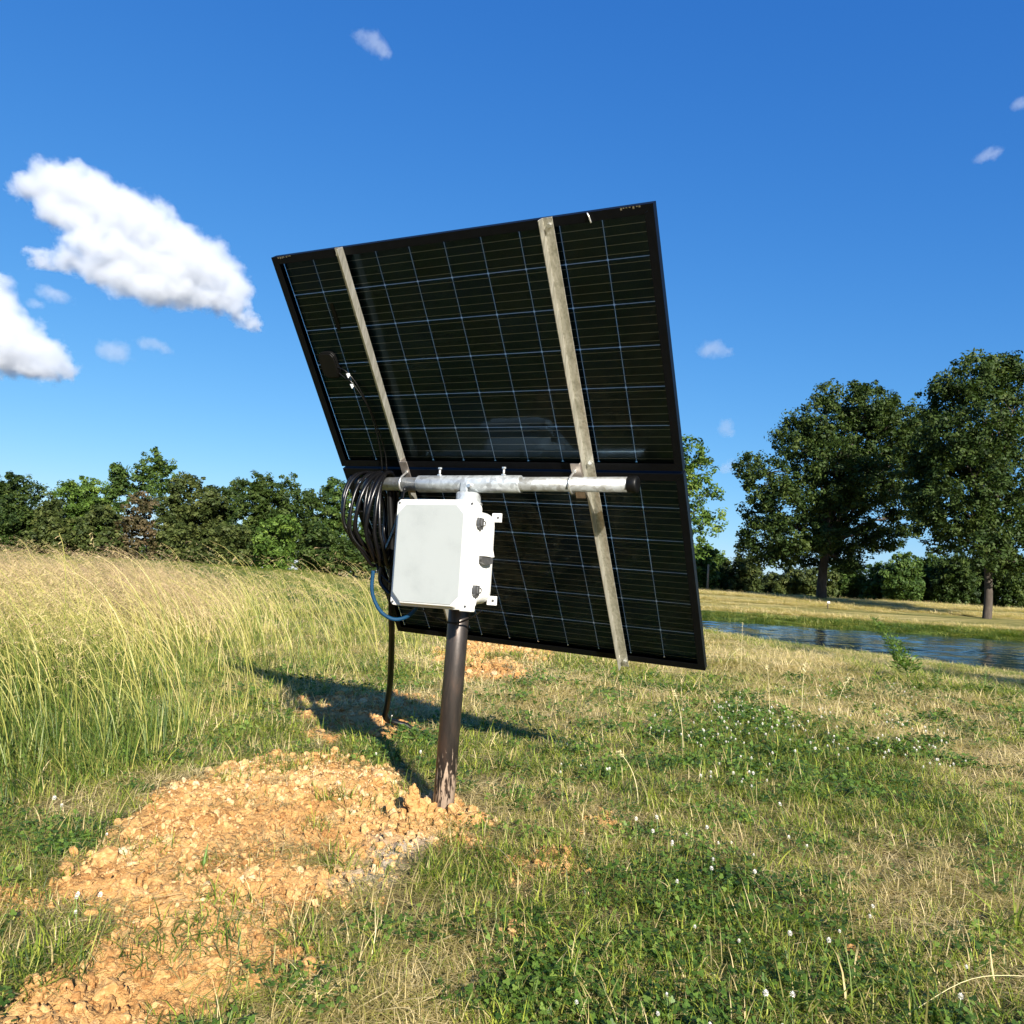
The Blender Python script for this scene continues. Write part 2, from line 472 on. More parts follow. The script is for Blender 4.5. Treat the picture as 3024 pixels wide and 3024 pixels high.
def mat_soil(name, inst):
    mt, t, b = nodes_of(name); v = objco(t)
    n1 = noise(t, 3.0, 5, .6, v); n2 = noise(t, 60, 4, .7, v)
    f = N(t, 'ShaderNodeMath', operation='MULTIPLY_ADD'); f.inputs[1].default_value = .35; t.links.new(n2, f.inputs[0]); t.links.new(n1, f.inputs[2]); out = f.outputs[0]
    if inst:
        i = N(t, 'ShaderNodeAttribute'); i.attribute_type = 'INSTANCER'; i.attribute_name = 'itint'
        a = N(t, 'ShaderNodeMath', operation='ADD'); t.links.new(out, a.inputs[0]); t.links.new(i.outputs['Fac'], a.inputs[1]); out = a.outputs[0]
    t.links.new(ramp(t, out, SOILRAMP), b.inputs['Base Color']); b.inputs['Roughness'].default_value = .9; b.inputs['Specular IOR Level'].default_value = .15
    bump(t, b, n2, .5, .004); return mt


SOILRAMP = [(.26, (.11, .050, .018)), (.46, (.27, .130, .043)), (.66, (.39, .215, .078)), (.88, (.49, .32, .145)), (1, (.50, .40, .26))]
M_soilrock = mat_soil('orange_clay_clods', True)
M_soilclod = mat_soil('orange_clay_clod', False)


def mat_ground():
    mt, t, b = nodes_of('ground_surface'); g = N(t, 'ShaderNodeNewGeometry')
    pos = g.outputs['Position']
    n1 = noise(t, 3.0, 5, .6, pos); n2 = noise(t, 60, 4, .7, pos)
    f = N(t, 'ShaderNodeMath', operation='MULTIPLY_ADD'); f.inputs[1].default_value = .35; t.links.new(n2, f.inputs[0]); t.links.new(n1, f.inputs[2])
    soil = ramp(t, f.outputs[0], SOILRAMP)
    soilg = ramp(t, f.outputs[0], [(.3, (.19, .14, .09)), (.9, (.40, .34, .26))])
    # thatch under the near grass
    th = ramp(t, noise(t, 35, 5, .75, pos), [(.3, (.04, .036, .014)), (.48, (.13, .10, .042)), (.68, (.30, .23, .115))])
    # distant turf
    tf = ramp(t, noise(t, 1.2, 7, .72, pos), [(.25, (.09, .11, .02)), (.5, (.18, .185, .045)), (.72, (.34, .29, .11))])
    # mown hay field: pale windrows that run along the shore
    mp = N(t, 'ShaderNodeMapping'); mp.inputs['Rotation'].default_value = (0, 0, R_(9)); mp.inputs['Scale'].default_value = (.10, .55, 1); t.links.new(pos, mp.inputs[0])
    hay = ramp(t, noise(t, 1.0, 8, .74, mp.outputs[0], dist=.9), [(.34, (.07, .08, .02)), (.46, (.16, .15, .045)), (.56, (.30, .25, .095)), (.72, (.44, .37, .19))])
    bk = ramp(t, noise(t, .8, 6, .7, pos), [(.3, (.065, .11, .018)), (.6, (.13, .165, .034)), (.8, (.22, .20, .07))])

    def mask(nm):
        a = N(t, 'ShaderNodeAttribute'); a.attribute_name = nm; return a.outputs['Fac']

    def mix(fac, a, c):
        mx = N(t, 'ShaderNodeMix'); mx.data_type = 'RGBA'; t.links.new(fac, mx.inputs[0]); t.links.new(a, mx.inputs[6]); t.links.new(c, mx.inputs[7]); return mx.outputs[2]
    c = mix(mask('far'), th, tf); c = mix(mask('hay'), c, hay); c = mix(mask('bank'), c, bk)
    c = mix(mask('soil'), c, mix(mask('grey'), soil, soilg))
    t.links.new(c, b.inputs['Base Color']); b.inputs['Roughness'].default_value = .95; b.inputs['Specular IOR Level'].default_value = .1
    bn = N(t, 'ShaderNodeBump'); bn.inputs['Strength'].default_value = 1.0; bn.inputs['Distance'].default_value = .012; t.links.new(n2, bn.inputs['Height'])
    b2 = N(t, 'ShaderNodeBump'); b2.inputs['Strength'].default_value = .7; b2.inputs['Distance'].default_value = .12
    t.links.new(noise(t, 2.2, 6, .75, pos), b2.inputs['Height'])
    fm = N(t, 'ShaderNodeMath', operation='MULTIPLY'); fm.inputs[1].default_value = .8; t.links.new(mask('far'), fm.inputs[0]); t.links.new(fm.outputs[0], b2.inputs['Strength'])
    t.links.new(bn.outputs[0], b2.inputs['Normal']); t.links.new(b2.outputs[0], b.inputs['Normal'])
    return mt


M_ground = mat_ground()


def mat_water():
    mt, t, b = nodes_of('pond_water')
    b.inputs['Base Color'].default_value = (.005, .018, .034, 1); b.inputs['Roughness'].default_value = .08; b.inputs['IOR'].default_value = 1.33
    g = N(t, 'ShaderNodeNewGeometry'); mp = N(t, 'ShaderNodeMapping'); mp.inputs['Scale'].default_value = (.5, 1.0, 1); t.links.new(g.outputs['Position'], mp.inputs[0])
    n = noise(t, .75, 8, .68, mp.outputs[0]); bump(t, b, n, .3, .05); return mt


# ------------------------------------------------------------------ the ground: one sheet out to the horizon
def lines(a0, a1, step, lo, hi, g=1.035, mx=14):
    c = list(np.arange(a0, a1 + 1e-6, step)); s = step; v = c[-1]; up = []
    while v < hi: s = min(s * g, mx); v += s; up.append(v)
    s = step; v = c[0]; dn = []
    while v > lo: s = min(s * g, mx); v -= s; dn.append(v)
    return np.array(dn[::-1] + c + up)


gx = lines(-1.8, 1.3, .014, -520, 520, 1.045, 14); gy = lines(1.5, 5.0, .014, -60, 620, 1.022, 10)
X, Y = np.meshgrid(gx, gy); Z = terrain(X, Y)
nx, ny = len(gx), len(gy)
idx = np.arange(nx * ny).reshape(ny, nx)
F = np.stack([idx[:-1, :-1], idx[:-1, 1:], idx[1:, 1:], idx[1:, :-1]], -1).reshape(-1, 4)
gme = mesh_from('ground', np.stack([X, Y, Z], -1).reshape(-1, 3), F, [M_ground], True)
xf, yf = X.ravel(), Y.ravel()
sh = shore_d(xf, yf)
wl = sstep(-1, 7, -.17 * yf - xf - 1.5) * sstep(14, 30, yf)
edge = (fbm(xf * .15, yf * .4, 77) - .5) * 8
masks = {
    'soil': soil_mask(xf, yf), 'grey': soft([GREY], xf, yf, .1, .3, 8),
    'far': sstep(10, 24, np.hypot(xf, yf)),
    'hay': sstep(3, 8, sh + edge * .5) * (1 - wl) * (1 - sstep(48, 60, sh + edge)),
    'bank': sstep(-3, -1, sh) * (1 - sstep(4, 8, sh + edge * .5)) * (1 - wl),
}
for k, v in masks.items():
    a = gme.attributes.new(k, 'FLOAT', 'POINT'); a.data.foreach_set('value', np.asarray(v, np.float32))
tag(link('ground', gme), 'grassy ground with orange dug soil running to a mown field', kind='structure')

wx = lines(2, 40, .2, -60, 240, 1.2, 20); wy = lines(16, 60, .2, -20, 90, 1.2, 20)
WX, WY = np.meshgrid(wx, wy); ii = np.arange(WX.size).reshape(WX.shape)
wf = np.stack([ii[:-1, :-1], ii[:-1, 1:], ii[1:, 1:], ii[1:, :-1]], -1).reshape(-1, 4)
wme = mesh_from('pond_water', np.stack([WX, WY, WATER_Z + (fbm(WX * .9, WY * 1.5, 5, 3) - .5) * .10 * (fbm(WX * .07, WY * .2, 6, 2) + .3)], -1).reshape(-1, 3), wf, [mat_water()], True)
tag(link('pond_water', wme), 'dark rippled water of the pond below the mown field', kind='structure')

# ------------------------------------------------------------------ mounting frame
PC = Vector((-0.0893, 3.3928, 0.50025 + EYE))
PRn = rz(R_(-28.063)) @ rx(R_(36.927)) @ ry(R_(1.93485))
PM = Matrix.Translation(PC) @ Matrix(PRn.tolist()).to_4x4()


def PW(u, y, v): return PM @ Vector((u, y, v))


POLE_TOP = Vector((-.192, 3.366, .352 + EYE)); POLE_BOT = Vector((-.210, 3.342, -.99 + EYE))
PIPE_R = Vector((.458, 3.027, .421 + EYE)); PIPE_L0 = Vector((-.651, 3.608, .432 + EYE))
PD = (PIPE_R - PIPE_L0).normalized(); PIPE_L = PIPE_L0 - PD * .075
TEE = PIPE_R + PD * ((POLE_TOP - PIPE_R).dot(PD))

mf = empty('mounting_frame', POLE_BOT)
tag(mf, 'brown steel pole with galvanised cross pipe and aluminium rails holding the panels', 'mounting frame')
INV = Matrix.Translation(-POLE_BOT)


def sub(p): return [tuple(Vector(q) - POLE_BOT) for q in p]


a = MB().tube(sub([POLE_BOT, POLE_BOT.lerp(POLE_TOP, .5), POLE_TOP]), .0445, 40); a.obj('pole', M_pole, mf)
a = MB().tube(sub([PIPE_L, PIPE_R]), .0302, 36); a.obj('cross_pipe', M_galv, mf)
sl0 = TEE - PD * .262; sl1 = TEE + PD * .252
a = MB().tube(sub([sl0, sl0 + PD * .004, sl1 - PD * .004, sl1]), [.0345, .0375, .0375, .0345], 40); a.obj('pipe_sleeve', M_galv2, mf)
up = Vector((0, 0, 1)); fw = PD.cross(up).normalized()       # fw: away from the panel, towards the viewer
if fw.y > 0: fw = -fw
ct = Vector((TEE.x, TEE.y, TEE.z - .038))
a = MB().tube(sub([ct - up * .11, ct - up * .108, ct - up * .008, ct]), [.052, .054, .054, .050], 40); a.obj('pole_cap', M_galv2, mf)
Tm = Matrix((( *PD, 0), (*fw, 0), (*up, 0), (0, 0, 0, 1))).transposed(); Tt = INV @ Matrix.Translation(TEE) @ Tm
a = MB().box(-.017, .017, .036, .046, -.046, .004, Tt).box(-.017, .017, .036, .052, -.050, -.044, Tt); a.obj('clamp_tab', M_galv2, mf, .002)
a = MB().box(-.013, .013, -.05, -.036, -.046, .004, Tt); a.obj('clamp_tab', M_galv2, mf, .002)


def bolt(p, d, r=.006, L=.03, head=.010, hh=.007, parent=mf, rel=POLE_BOT, name='bolt'):
    d = Vector(d).normalized(); p = Vector(p) - rel
    b = MB().tube([p, p + d * (L - hh)], r, 10).tube([p + d * (L - hh), p + d * L], head, 6, smooth=False)
    b.tube([p, p + d * .005], head * 1.15, 6, smooth=False)
    return b.obj(name, M_bolt, parent)


for k in (-.155, .165): bolt(TEE + PD * k + up * .037, up, .0055, .036, .0095)
bolt(TEE + PD * .025 + fw * .036 - up * .012, fw, .005, .013, .009)
bolt(ct + PD * .052 - up * .05, PD, .006, .014, .009)
bolt(ct + PD * .050 - up * .075 + fw * .012, PD, .005, .010, .007)
a = MB().tube(sub([PIPE_R - PD * .014, PIPE_R - PD * .012, PIPE_R + PD * .018, PIPE_R + PD * .024, PIPE_R + PD * .026]), [.0325, .0345, .0345, .031, .022], 32); a.obj('end_cap', M_plast, mf)
a = MB().tube(sub([PIPE_L - PD * .006, PIPE_L + PD * .02]), .033, 32); a.obj('end_cap', M_plast, mf)


# rails: aluminium angle, flat leg on the panel back, the other leg standing off
def rail(uc, webside, v0, v1):
    w_, t_ = .04, .004; x0, x1 = uc - w_ / 2, uc + w_ / 2
    if webside < 0: poly = [(x0, 0), (x1, 0), (x1, -t_), (x0 + t_, -t_), (x0 + t_, -.04), (x0, -.04)]
    else: poly = [(x0, 0), (x1, 0), (x1, -.04), (x1 - t_, -.04), (x1 - t_, -t_), (x0, -t_)]
    poly = [(p, q - .001) for p, q in poly]
    r = MB().prism(poly[::-1], v0, v1, INV @ PM); return r.obj('rail', M_alu, mf, .0008, 1)


rail(.452, -1, -1.035, 1.004); rail(-.468, 1, -1.035, 1.004)
for uc, sgn in ((.452, 1), (-.468, -1)):
    for v in (.978, .045, -.060, -1.0):
        p = PM @ Vector((uc + .006 * sgn, -.005, v)); bolt(p, PM.to_3x3() @ Vector((0, -1, 0)), .004, .011, .008)
    # bracket: angle plate on the standing leg, carried by a U-bolt round the pipe
    x0, x1 = (uc - .0625, uc - .0205) if sgn > 0 else (uc + .0205, uc + .0625)
    xe = (x1 - .004, x1) if sgn > 0 else (x0, x0 + .004)
    b = MB().box(x0, x1, -.055, -.051, -.098, .062, INV @ PM).box(xe[0], xe[1], -.051, -.008, -.098, .062, INV @ PM)
    b.obj('bracket', M_plate, mf, .0008, 1)
    # U-bolt
    q = (PM @ Vector(((x0 + x1) / 2 - .006 * sgn, 0, 0)) - PIPE_R).dot(PD); c0 = PIPE_R + PD * q
    nb = (PM.to_3x3() @ Vector((0, -1, 0))); nb = (nb - PD * nb.dot(PD)).normalized(); side = PD.cross(nb)
    pts = [c0 - nb * .062 + side * .036]
    for j in range(13):
        an = math.pi * j / 12; pts.append(c0 + side * .036 * math.cos(an) + nb * .036 * math.sin(an))
    pts.append(c0 - nb * .062 - side * .036)
    MB().tube(sub(pts), .0048, 10).obj('u_bolt', M_bolt, mf)
    for sg in (1, -1): MB().tube(sub([c0 - nb * .052 + side * .036 * sg, c0 - nb * .044 + side * .036 * sg]), .009, 6, smooth=False).obj('nut', M_bolt, mf)
for v in (.06, .045):
    pass

# ------------------------------------------------------------------ solar panels
W, H, GAP = 1.665, .995, .012
cellme = None


def make_cell_mesh():
    c = .1576 / 2; ch = .004
    P = [(-c + ch, -c), (c - ch, -c), (c, -c + ch), (c, c - ch), (c - ch, c), (-c + ch, c), (-c, c - ch), (-c, -c + ch)]
    b = MB(); T = Matrix(((1, 0, 0, 0), (0, 0, -1, 0), (0, 1, 0, 0), (0, 0, 0, 1)))
    b.prism(P, -.0002, .0002, T, 0)
    for k in range(5):
        z = -.0632 + k * .0316
        b.box(-c - .0012, c + .0012, -.0009, -.00025, z - .0009, z + .0009, None, 1)
    me = mesh_from('cell', b.V, b.F, [M_cell, M_bus]); me.polygons.foreach_set('material_index', b.M); return me


CELL = make_cell_mesh()


def mat_film():
    mt = bpy.data.materials.new('pale_gap_film'); mt.use_nodes = True; t = mt.node_tree; t.nodes.clear()
    o = N(t, 'ShaderNodeOutputMaterial'); a_ = N(t, 'ShaderNodeMixShader'); b_ = N(t, 'ShaderNodeMixShader'); tr = N(t, 'ShaderNodeBsdfTransparent'); df = N(t, 'ShaderNodeBsdfDiffuse'); tl = N(t, 'ShaderNodeBsdfTranslucent')
    df.inputs[0].default_value = tl.inputs[0].default_value = (.95, .95, .93, 1); a_.inputs[0].default_value = .4; b_.inputs[0].default_value = .9
    t.links.new(df.outputs[0], a_.inputs[1]); t.links.new(tl.outputs[0], a_.inputs[2]); t.links.new(tr.outputs[0], b_.inputs[1]); t.links.new(a_.outputs[0], b_.inputs[2]); t.links.new(b_.outputs[0], o.inputs[0]); return mt


M_film = mat_film()


def make_panel(v0, label):
    root = empty('solar_panel', M=PM @ Matrix.Translation((0, 0, v0)))
    tag(root, label, 'solar panel', 'pair of solar panels')
    f = MB(); w, h, d, t_, fl = W / 2, H / 2, .035, .0018, .030
    # walls, mitred back flange, front lip
    f.box(-w, w, 0, d, h - t_, h).box(-w, w, 0, d, -h, -h + t_).box(-w, -w + t_, 0, d, -h + t_, h - t_).box(w - t_, w, 0, d, -h + t_, h - t_)
    for y0, y1, ww in ((0, .0018, fl), (d - .0015, d, .010), (.023, .0242, .010)):
        T = Matrix(((1, 0, 0, 0), (0, 0, 1, 0), (0, 1, 0, 0), (0, 0, 0, 1)))
        a0, b0 = w - t_, h - t_
        g = .0006
        for poly in ([(-a0, b0), (a0, b0), (a0 - ww, b0 - ww), (-a0 + ww, b0 - ww)], [(-a0, -b0), (-a0 + ww, -b0 + ww), (a0 - ww, -b0 + ww), (a0, -b0)],
                     [(-a0, -b0 + g), (-a0, b0 - g), (-a0 + ww, b0 - ww - g), (-a0 + ww, -b0 + ww + g)], [(a0, -b0 + g), (a0 - ww, -b0 + ww + g), (a0 - ww, b0 - ww - g), (a0, b0 - g)]):
            f.prism(poly, y0, y1, T)
    f.obj('panel_frame', M_frame, root)
    iw, ih = w - .003, h - .003
    for nm, yy in (('back_glass', .0256), ('front_glass', .0323)):
        MB().add([(-iw, yy, -ih), (iw, yy, -ih), (iw, yy, ih), (-iw, yy, ih)], [(0, 1, 2, 3)]).obj(nm, M_glass, root)
    em = MB(); ax, az_ = w - .002, h - .002
    em.box(-ax, ax, .0283, .0287, -az_, -.4736).box(-ax, ax, .0283, .0287, .4838, az_).box(-ax, -.8015, .0283, .0287, -.4736, .4838).box(.8015, ax, .0283, .0287, -.4736, .4838)
    MB().add([(-.8014, .0300, -.4735), (.8014, .0300, -.4735), (.8014, .0300, .4837), (-.8014, .0300, .4837)], [(0, 1, 2, 3)]).obj('gap_film', M_film, root)
    em.obj('edge_mask', M_cellmask, root)
    for r in range(6):
        for c in range(10):
            o = link('cell', CELL, root); o.location = ((c - 4.5) * .16, .029, (r - 2.5) * .16 + .005)
    return root


up_panel = make_panel(GAP / 2 + H / 2, 'upper black framed solar panel seen from its back above the pipe')
lo_panel = make_panel(-GAP / 2 - H / 2, 'lower black framed solar panel behind the white box')
# junction box, its leads and clips on the upper panel
z0 = -(GAP / 2 + H / 2)


def jbox(root, vz):
    b = MB(); n = 20; pts = []
    for i in range(n):
        a = 2 * math.pi * i / n; s = (abs(math.cos(a)) ** 4 + abs(math.sin(a)) ** 4) ** -.25; pts.append((.047 * s * math.cos(a), .062 * s * math.sin(a)))
    T = Matrix.Translation((-.722, .0255, vz)) @ Matrix(((1, 0, 0, 0), (0, 0, -1, 0), (0, 1, 0, 0), (0, 0, 0, 1)))
    b.prism(pts, 0, .016, T); b.prism([(x * .9, y * .9) for x, y in pts], .016, .021, T)
    b.obj('junction_box', M_plast, root, .002)


jbox(up_panel, .51 + z0)


def curve(pts, n=10):
    """Catmull-Rom through the points"""
    P = [Vector(p) for p in pts]; P = [P[0] * 2 - P[1]] + P + [P[-1] * 2 - P[-2]]; out = []
    for i in range(1, len(P) - 2):
        for j in range(n):
            t = j / n; a, b, c, d = P[i - 1], P[i], P[i + 1], P[i + 2]
            out.append(.5 * ((2 * b) + (c - a) * t + (2 * a - 5 * b + 4 * c - d) * t * t + (3 * b - 3 * c + d - a) * t ** 3))
    out.append(P[-2]); return out


MB().tube(curve([(-.68, .012, .50 + z0), (-.64, .010, .48 + z0), (-.60, .008, .42 + z0), (-.565, .004, .30 + z0), (-.55, -.002, .19 + z0), (-.548, -.006, .08 + z0), (-.55, -.03, -.0 + z0)]), .0032, 8).obj('panel_lead', M_rubber, up_panel)
MB().tube(curve([(-.68, .012, .47 + z0), (-.655, .010, .45 + z0), (-.62, .008, .42 + z0), (-.575, .004, .32 + z0), (-.565, 0, .19 + z0), (-.575, -.004, .08 + z0), (-.575, -.03, -.0 + z0)]), .0032, 8).obj('panel_lead', M_rubber, up_panel)
for u, v in ((-.628, .462), (-.625, .412)):
    MB().box(u - .008, u + .008, .002, .010, v - .007 + z0, v + .007 + z0).box(u - .003, u + .003, -.002, .004, v - .012 + z0, v + .004 + z0).obj('cable_clip', M_clip, up_panel, .002)
MB().box(-.625, -.605, .0249, .0253, .66 + z0, .78 + z0).obj('label_plate', M_plast, up_panel)
# worn bright spots at the upper corners and a small hook on the top edge
for u, s in ((-.80, 1), (.785, -1)):
    b = MB()
    for k in range(7):
        x = u + s * (k * .011 + random.random() * .004); b.box(x, x + .006, -.0006, -.0001, H / 2 - .004 - random.random() * .006, H / 2 - .0015)
    b.obj('scuff_mark', M_scuff, up_panel)
MB().tube(curve([(.60, .001, H / 2 - .002), (.606, -.004, H / 2 - .012), (.612, -.006, H / 2 - .035)], 5), .003, 8).obj('hook', M_bolt, up_panel)


# ------------------------------------------------------------------ equipment box
AX = POLE_BOT.lerp(POLE_TOP, .78)
BM = Matrix.Translation((AX.x, AX.y, EYE)) @ Matrix.Rotation(R_(-28), 4, 'Z')
bx = empty('equipment_box', M=BM)
tag(bx, 'white fibreglass equipment box with grey lid fixed to the pole', 'equipment box')
# local frame: x right, -y towards the viewer, z up


def rrect(x0, x1, z0, z1, r, n=5):
    P = []
    for cx, cz, a0 in ((x1 - r, z1 - r, 0), (x0 + r, z1 - r, 90), (x0 + r, z0 + r, 180), (x1 - r, z0 + r, 270)):
        for k in range(n + 1):
            a = R_(a0 + 90 * k / n); P.append((cx + r * math.cos(a), cz + r * math.sin(a)))
    return P


def chamf(x0, x1, z0, z1, c): return [(x1, z0 + c), (x1, z1 - c), (x1 - c, z1), (x0 + c, z1), (x0, z1 - c), (x0, z0 + c), (x0 + c, z0), (x1 - c, z0)]


def loft(b, rings, smooth=True, mi=0, cap0=True, cap1=True):
    """rings: list of (polyxz, y)"""
    n = len(rings[0][0]); V = [(p[0], y, p[1]) for P, y in rings for p in P]
    Fq = [(i * n + j, i * n + (j + 1) % n, (i + 1) * n + (j + 1) % n, (i + 1) * n + j) for i in range(len(rings) - 1) for j in range(n)]
    b.add(V, Fq, smooth, mi); o = len(b.V) - len(V)
    if cap0: b.F.append(tuple(o + j for j in range(n))[::-1]); b.S.append(False); b.M.append(mi)
    if cap1: b.F.append(tuple(o + (len(rings) - 1) * n + j for j in range(n))); b.S.append(False); b.M.append(mi)


BX0, BX1, BZ0, BZ1 = -.176, .178, -.084, .300
b = MB()
rings = [(rrect(BX0, BX1, BZ0, BZ1, .055), -.19), (rrect(BX0 + .003, BX1 - .003, BZ0 + .003, BZ1 - .003, .055), -.10), (rrect(BX0 + .004, BX1 - .002, BZ0 + .004, BZ1 - .004, .055), -.058),
         (rrect(BX0 + .006, BX1 - .006, BZ0 + .006, BZ1 - .006, .05), -.052), (rrect(BX0 + .014, BX1 - .014, BZ0 + .014, BZ1 - .014, .042), -.0475)]
loft(b, rings[::-1]); b.obj('box_body', M_white, bx)
b = MB(); rr_ = rrect(BX0 - .012, BX1 + .010, BZ0 - .012, BZ1 + .018, .022, 4)
loft(b, [(rr_, -.205), (rr_, -.186)], False); b.obj('body_flange', M_white, bx, .003)
# lid: rim, raised chamfered field, grey skin
LX0, LX1, LZ0, LZ1 = -.190, .187, -.104, .330
lid = MB(); P0 = chamf(LX0, LX1, LZ0, LZ1, .013)
loft(lid, [(P0, -.238), (P0, -.209)], False)
loft(lid, [(chamf(LX0 + .024, LX1 - .032, LZ0 + .012, LZ1 - .018, .040), -.262), (chamf(LX0 + .014, LX1 - .020, LZ0 + .004, LZ1 - .006, .040), -.236)], False)
lid = lid.obj('lid', M_white, bx, .004)
b = MB(); loft(b, [(chamf(LX0 + .028, LX1 - .036, LZ0 + .018, LZ1 - .024, .036), -.2645), (chamf(LX0 + .028, LX1 - .036, LZ0 + .018, LZ1 - .024, .036), -.255)], False); b.obj('lid_skin', M_insert, lid, .0015)
for x, z in ((LX1 - .016, LZ1 - .016), (LX0 + .014, LZ1 - .014), (LX1 - .018, LZ0 + .016), (LX0 + .014, LZ0 + .014)):
    MB().tube([(x, -.2415, z), (x, -.236, z)], .0045, 12).obj('screw', M_latch, lid)
# corner ear at lower right
loftb = MB(); loft(loftb, [([(LX1 - .048, LZ0 - .004), (LX1 + .008, LZ0 - .004), (LX1 + .008, LZ0 + .05), (LX1 - .004, LZ0 + .05)], -.2385), ([(LX1 - .048, LZ0 - .004), (LX1 + .008, LZ0 - .004), (LX1 + .008, LZ0 + .05), (LX1 - .004, LZ0 + .05)], -.207)], False); loftb.obj('corner_ear', M_white, lid, .004)
# latches on the right side
for z in (.241, -.024):
    o = empty('latch', (LX1 + .004, -.205, z)); o.parent = bx
    MB().box(-.002, .009, -.020, .018, -.020, .020).box(.009, .015, -.010, .008, -.013, .014).obj('latch_plate', M_latch, o, .002)
    MB().box(0, .010, -.026, -.018, -.010, .012).obj('latch_hook', M_latch, o, .001)
    MB().prism([(-.012, -.019), (0, -.030), (.012, -.019)], 0, .007, Matrix(((0, 0, 1, 0), (1, 0, 0, 0), (0, 1, 0, 0), (0, 0, 0, 1)))).obj('latch_tail', M_latch, o)
    pts = [(.005, .026 + .010 * math.cos(2 * math.pi * k / 14), .010 * math.sin(2 * math.pi * k / 14)) for k in range(15)]
    MB().tube(pts, .0026, 8, False).obj('padlock_loop', M_latch, o)
# moulded shroud on the right side, dark opening under it
xr = BX1 - .002
V = [(xr, -.176, .212), (xr, -.092, .218), (xr, -.196, .112), (xr, -.088, .112), (xr + .006, -.168, .205), (xr + .006, -.098, .205), (xr + .030, -.188, .112), (xr + .030, -.096, .112)]
MB().add(V, [(4, 5, 7, 6), (0, 4, 6, 2), (1, 3, 7, 5), (0, 1, 5, 4), (2, 6, 7, 3)]).obj('shroud', M_white, bx, .002)
poly = [(-.190, .110), (-.188, .100), (-.176, .087), (-.155, .080), (-.125, .080), (-.098, .086), (-.094, .092), (-.094, .110)]
MB().prism(poly, xr - .01, xr + .024, Matrix(((0, 0, 1, 0), (1, 0, 0, 0), (0, 1, 0, 0), (0, 0, 0, 1)))).obj('vent_opening', M_latch, bx, .002)
# hinge knuckles on the left
for k in range(14):
    z = -.07 + k * .027; MB().tube([(LX0 - .004, -.215, z), (LX0 - .004, -.215, z + .018)], .007, 10).obj('hinge_knuckle', M_white, bx)
# mounting tabs at the back
for z in (.278, -.062):
    for sx in (1, -1):
        x0, x1 = sorted((sx * .158, sx * .199))
        MB().box(x0, x1, -.052, -.047, z - .019, z + .018).box(x1 - .003 if sx > 0 else x0, x1 if sx > 0 else x0 + .003, -.047, -.040, z - .019, z + .018).obj('mounting_tab', M_white, bx, .001)
        MB().tube([(sx * .187, -.0545, z), (sx * .187, -.050, z)], .0055, 12).obj('tab_bolt', M_latch, bx)
MB().box(-.16, .16, -.047, -.030, .255, .285).box(-.16, .16, -.047, -.030, -.06, -.03).obj('strut_bar', M_galv, bx)

# ------------------------------------------------------------------ cables
cc = PIPE_L + PD * .11
cr = empty('cable_coil', cc)
tag(cr, 'thick coil of black cable hung over the left end of the pipe', 'cable coil')
rr = random.Random(3)
back = -fw
NC = 11
for k in range(NC):
    s = k / (NC - 1)
    off = PD * (-.065 + .120 * s + rr.uniform(-.008, .008))
    hw = .108 + rr.uniform(-.014, .014) + .02 * math.sin(s * 3); hh = .195 + rr.uniform(-.025, .025)
    r = .0066 + .0030 * rr.random(); top = .040 + rr.uniform(0, .014)
    pts = []
    tw = rr.uniform(-.03, .03); lean = -.045 * (1 - s) + .05 * s
    for j in range(40):
        a = 2 * math.pi * j / 40
        y = math.sin(a); x = math.cos(a)
        z = top - hh + hh * y
        # narrower at the tied bottom
        wv = hw * (1 - .2 * sstep(.5, 1, -y))
        bunch = 1 - .6 * float(sstep(.45, 1, -y))
        p = cc + off * bunch + PD * (.04 * float(sstep(.3, 1, -y))) + fw * (wv * x) + up * z + PD * (lean * x * .8 + tw * y)
        pts.append(p - cc)
    pts = curve([tuple(p) for p in pts] + [tuple(pts[0])], 2)
    MB().tube(pts, r, 10, False).obj('cable_loop', M_rubber, cr)
# ties round the bundle
bt = cc + PD * .045 + up * (-.34)
for q in (fw * .085 - up * -.12, fw * .02 - up * .02):
    pass
for c_, r0, ax_ in ((cc + fw * .095 - PD * .02 - up * .14, .022, up), (cc + PD * .05 - up * .335 + fw * .02, .024, fw)):
    u1 = PD; u2 = ax_.cross(PD).normalized()
    pts = [tuple(c_ - cc + u1 * r0 * 1.6 * math.cos(t) + u2 * r0 * math.sin(t)) for t in [2 * math.pi * i / 16 for i in range(17)]]
    MB().tube(pts, .003, 8, False).obj('cable_tie', M_rubber, cr)
c_ = cc + fw * .12 - PD * .055 - up * .115 - cc
MB().box(c_.x - .005, c_.x + .005, c_.y - .005, c_.y + .005, c_.z - .008, c_.z + .008).obj('cable_clip', M_clip, cr, .002)
# tails from the coil down and back to the box
lo = cc + PD * .05 - up * .33
for k in range(4):
    p0 = lo + fw * (.01 * k) + PD * .01 * k
    MB().tube([tuple(p - cc) for p in curve([p0, p0 + PD * .04 + up * .09 + fw * .0, p0 + PD * .075 + up * .20, p0 + PD * .09 + up * .31])], .0048, 8).obj('cable_tail', M_rubber, cr)
MB().tube([tuple(p - cc) for p in curve([lo + PD * .01, lo - up * .06, lo - up * .12 + PD * .005, lo - up * .17 + PD * .06])], .010, 10).obj('cable_tail', M_rubber, cr)
MB().tube([tuple(p - cc) for p in curve([lo - PD * .02 + up * .03, lo - PD * .03 - up * .03, lo - up * .08, lo - up * .12 + PD * .06, lo - up * .16 + PD * .12])], .005, 8).obj('cable_tail', M_rubber, cr)

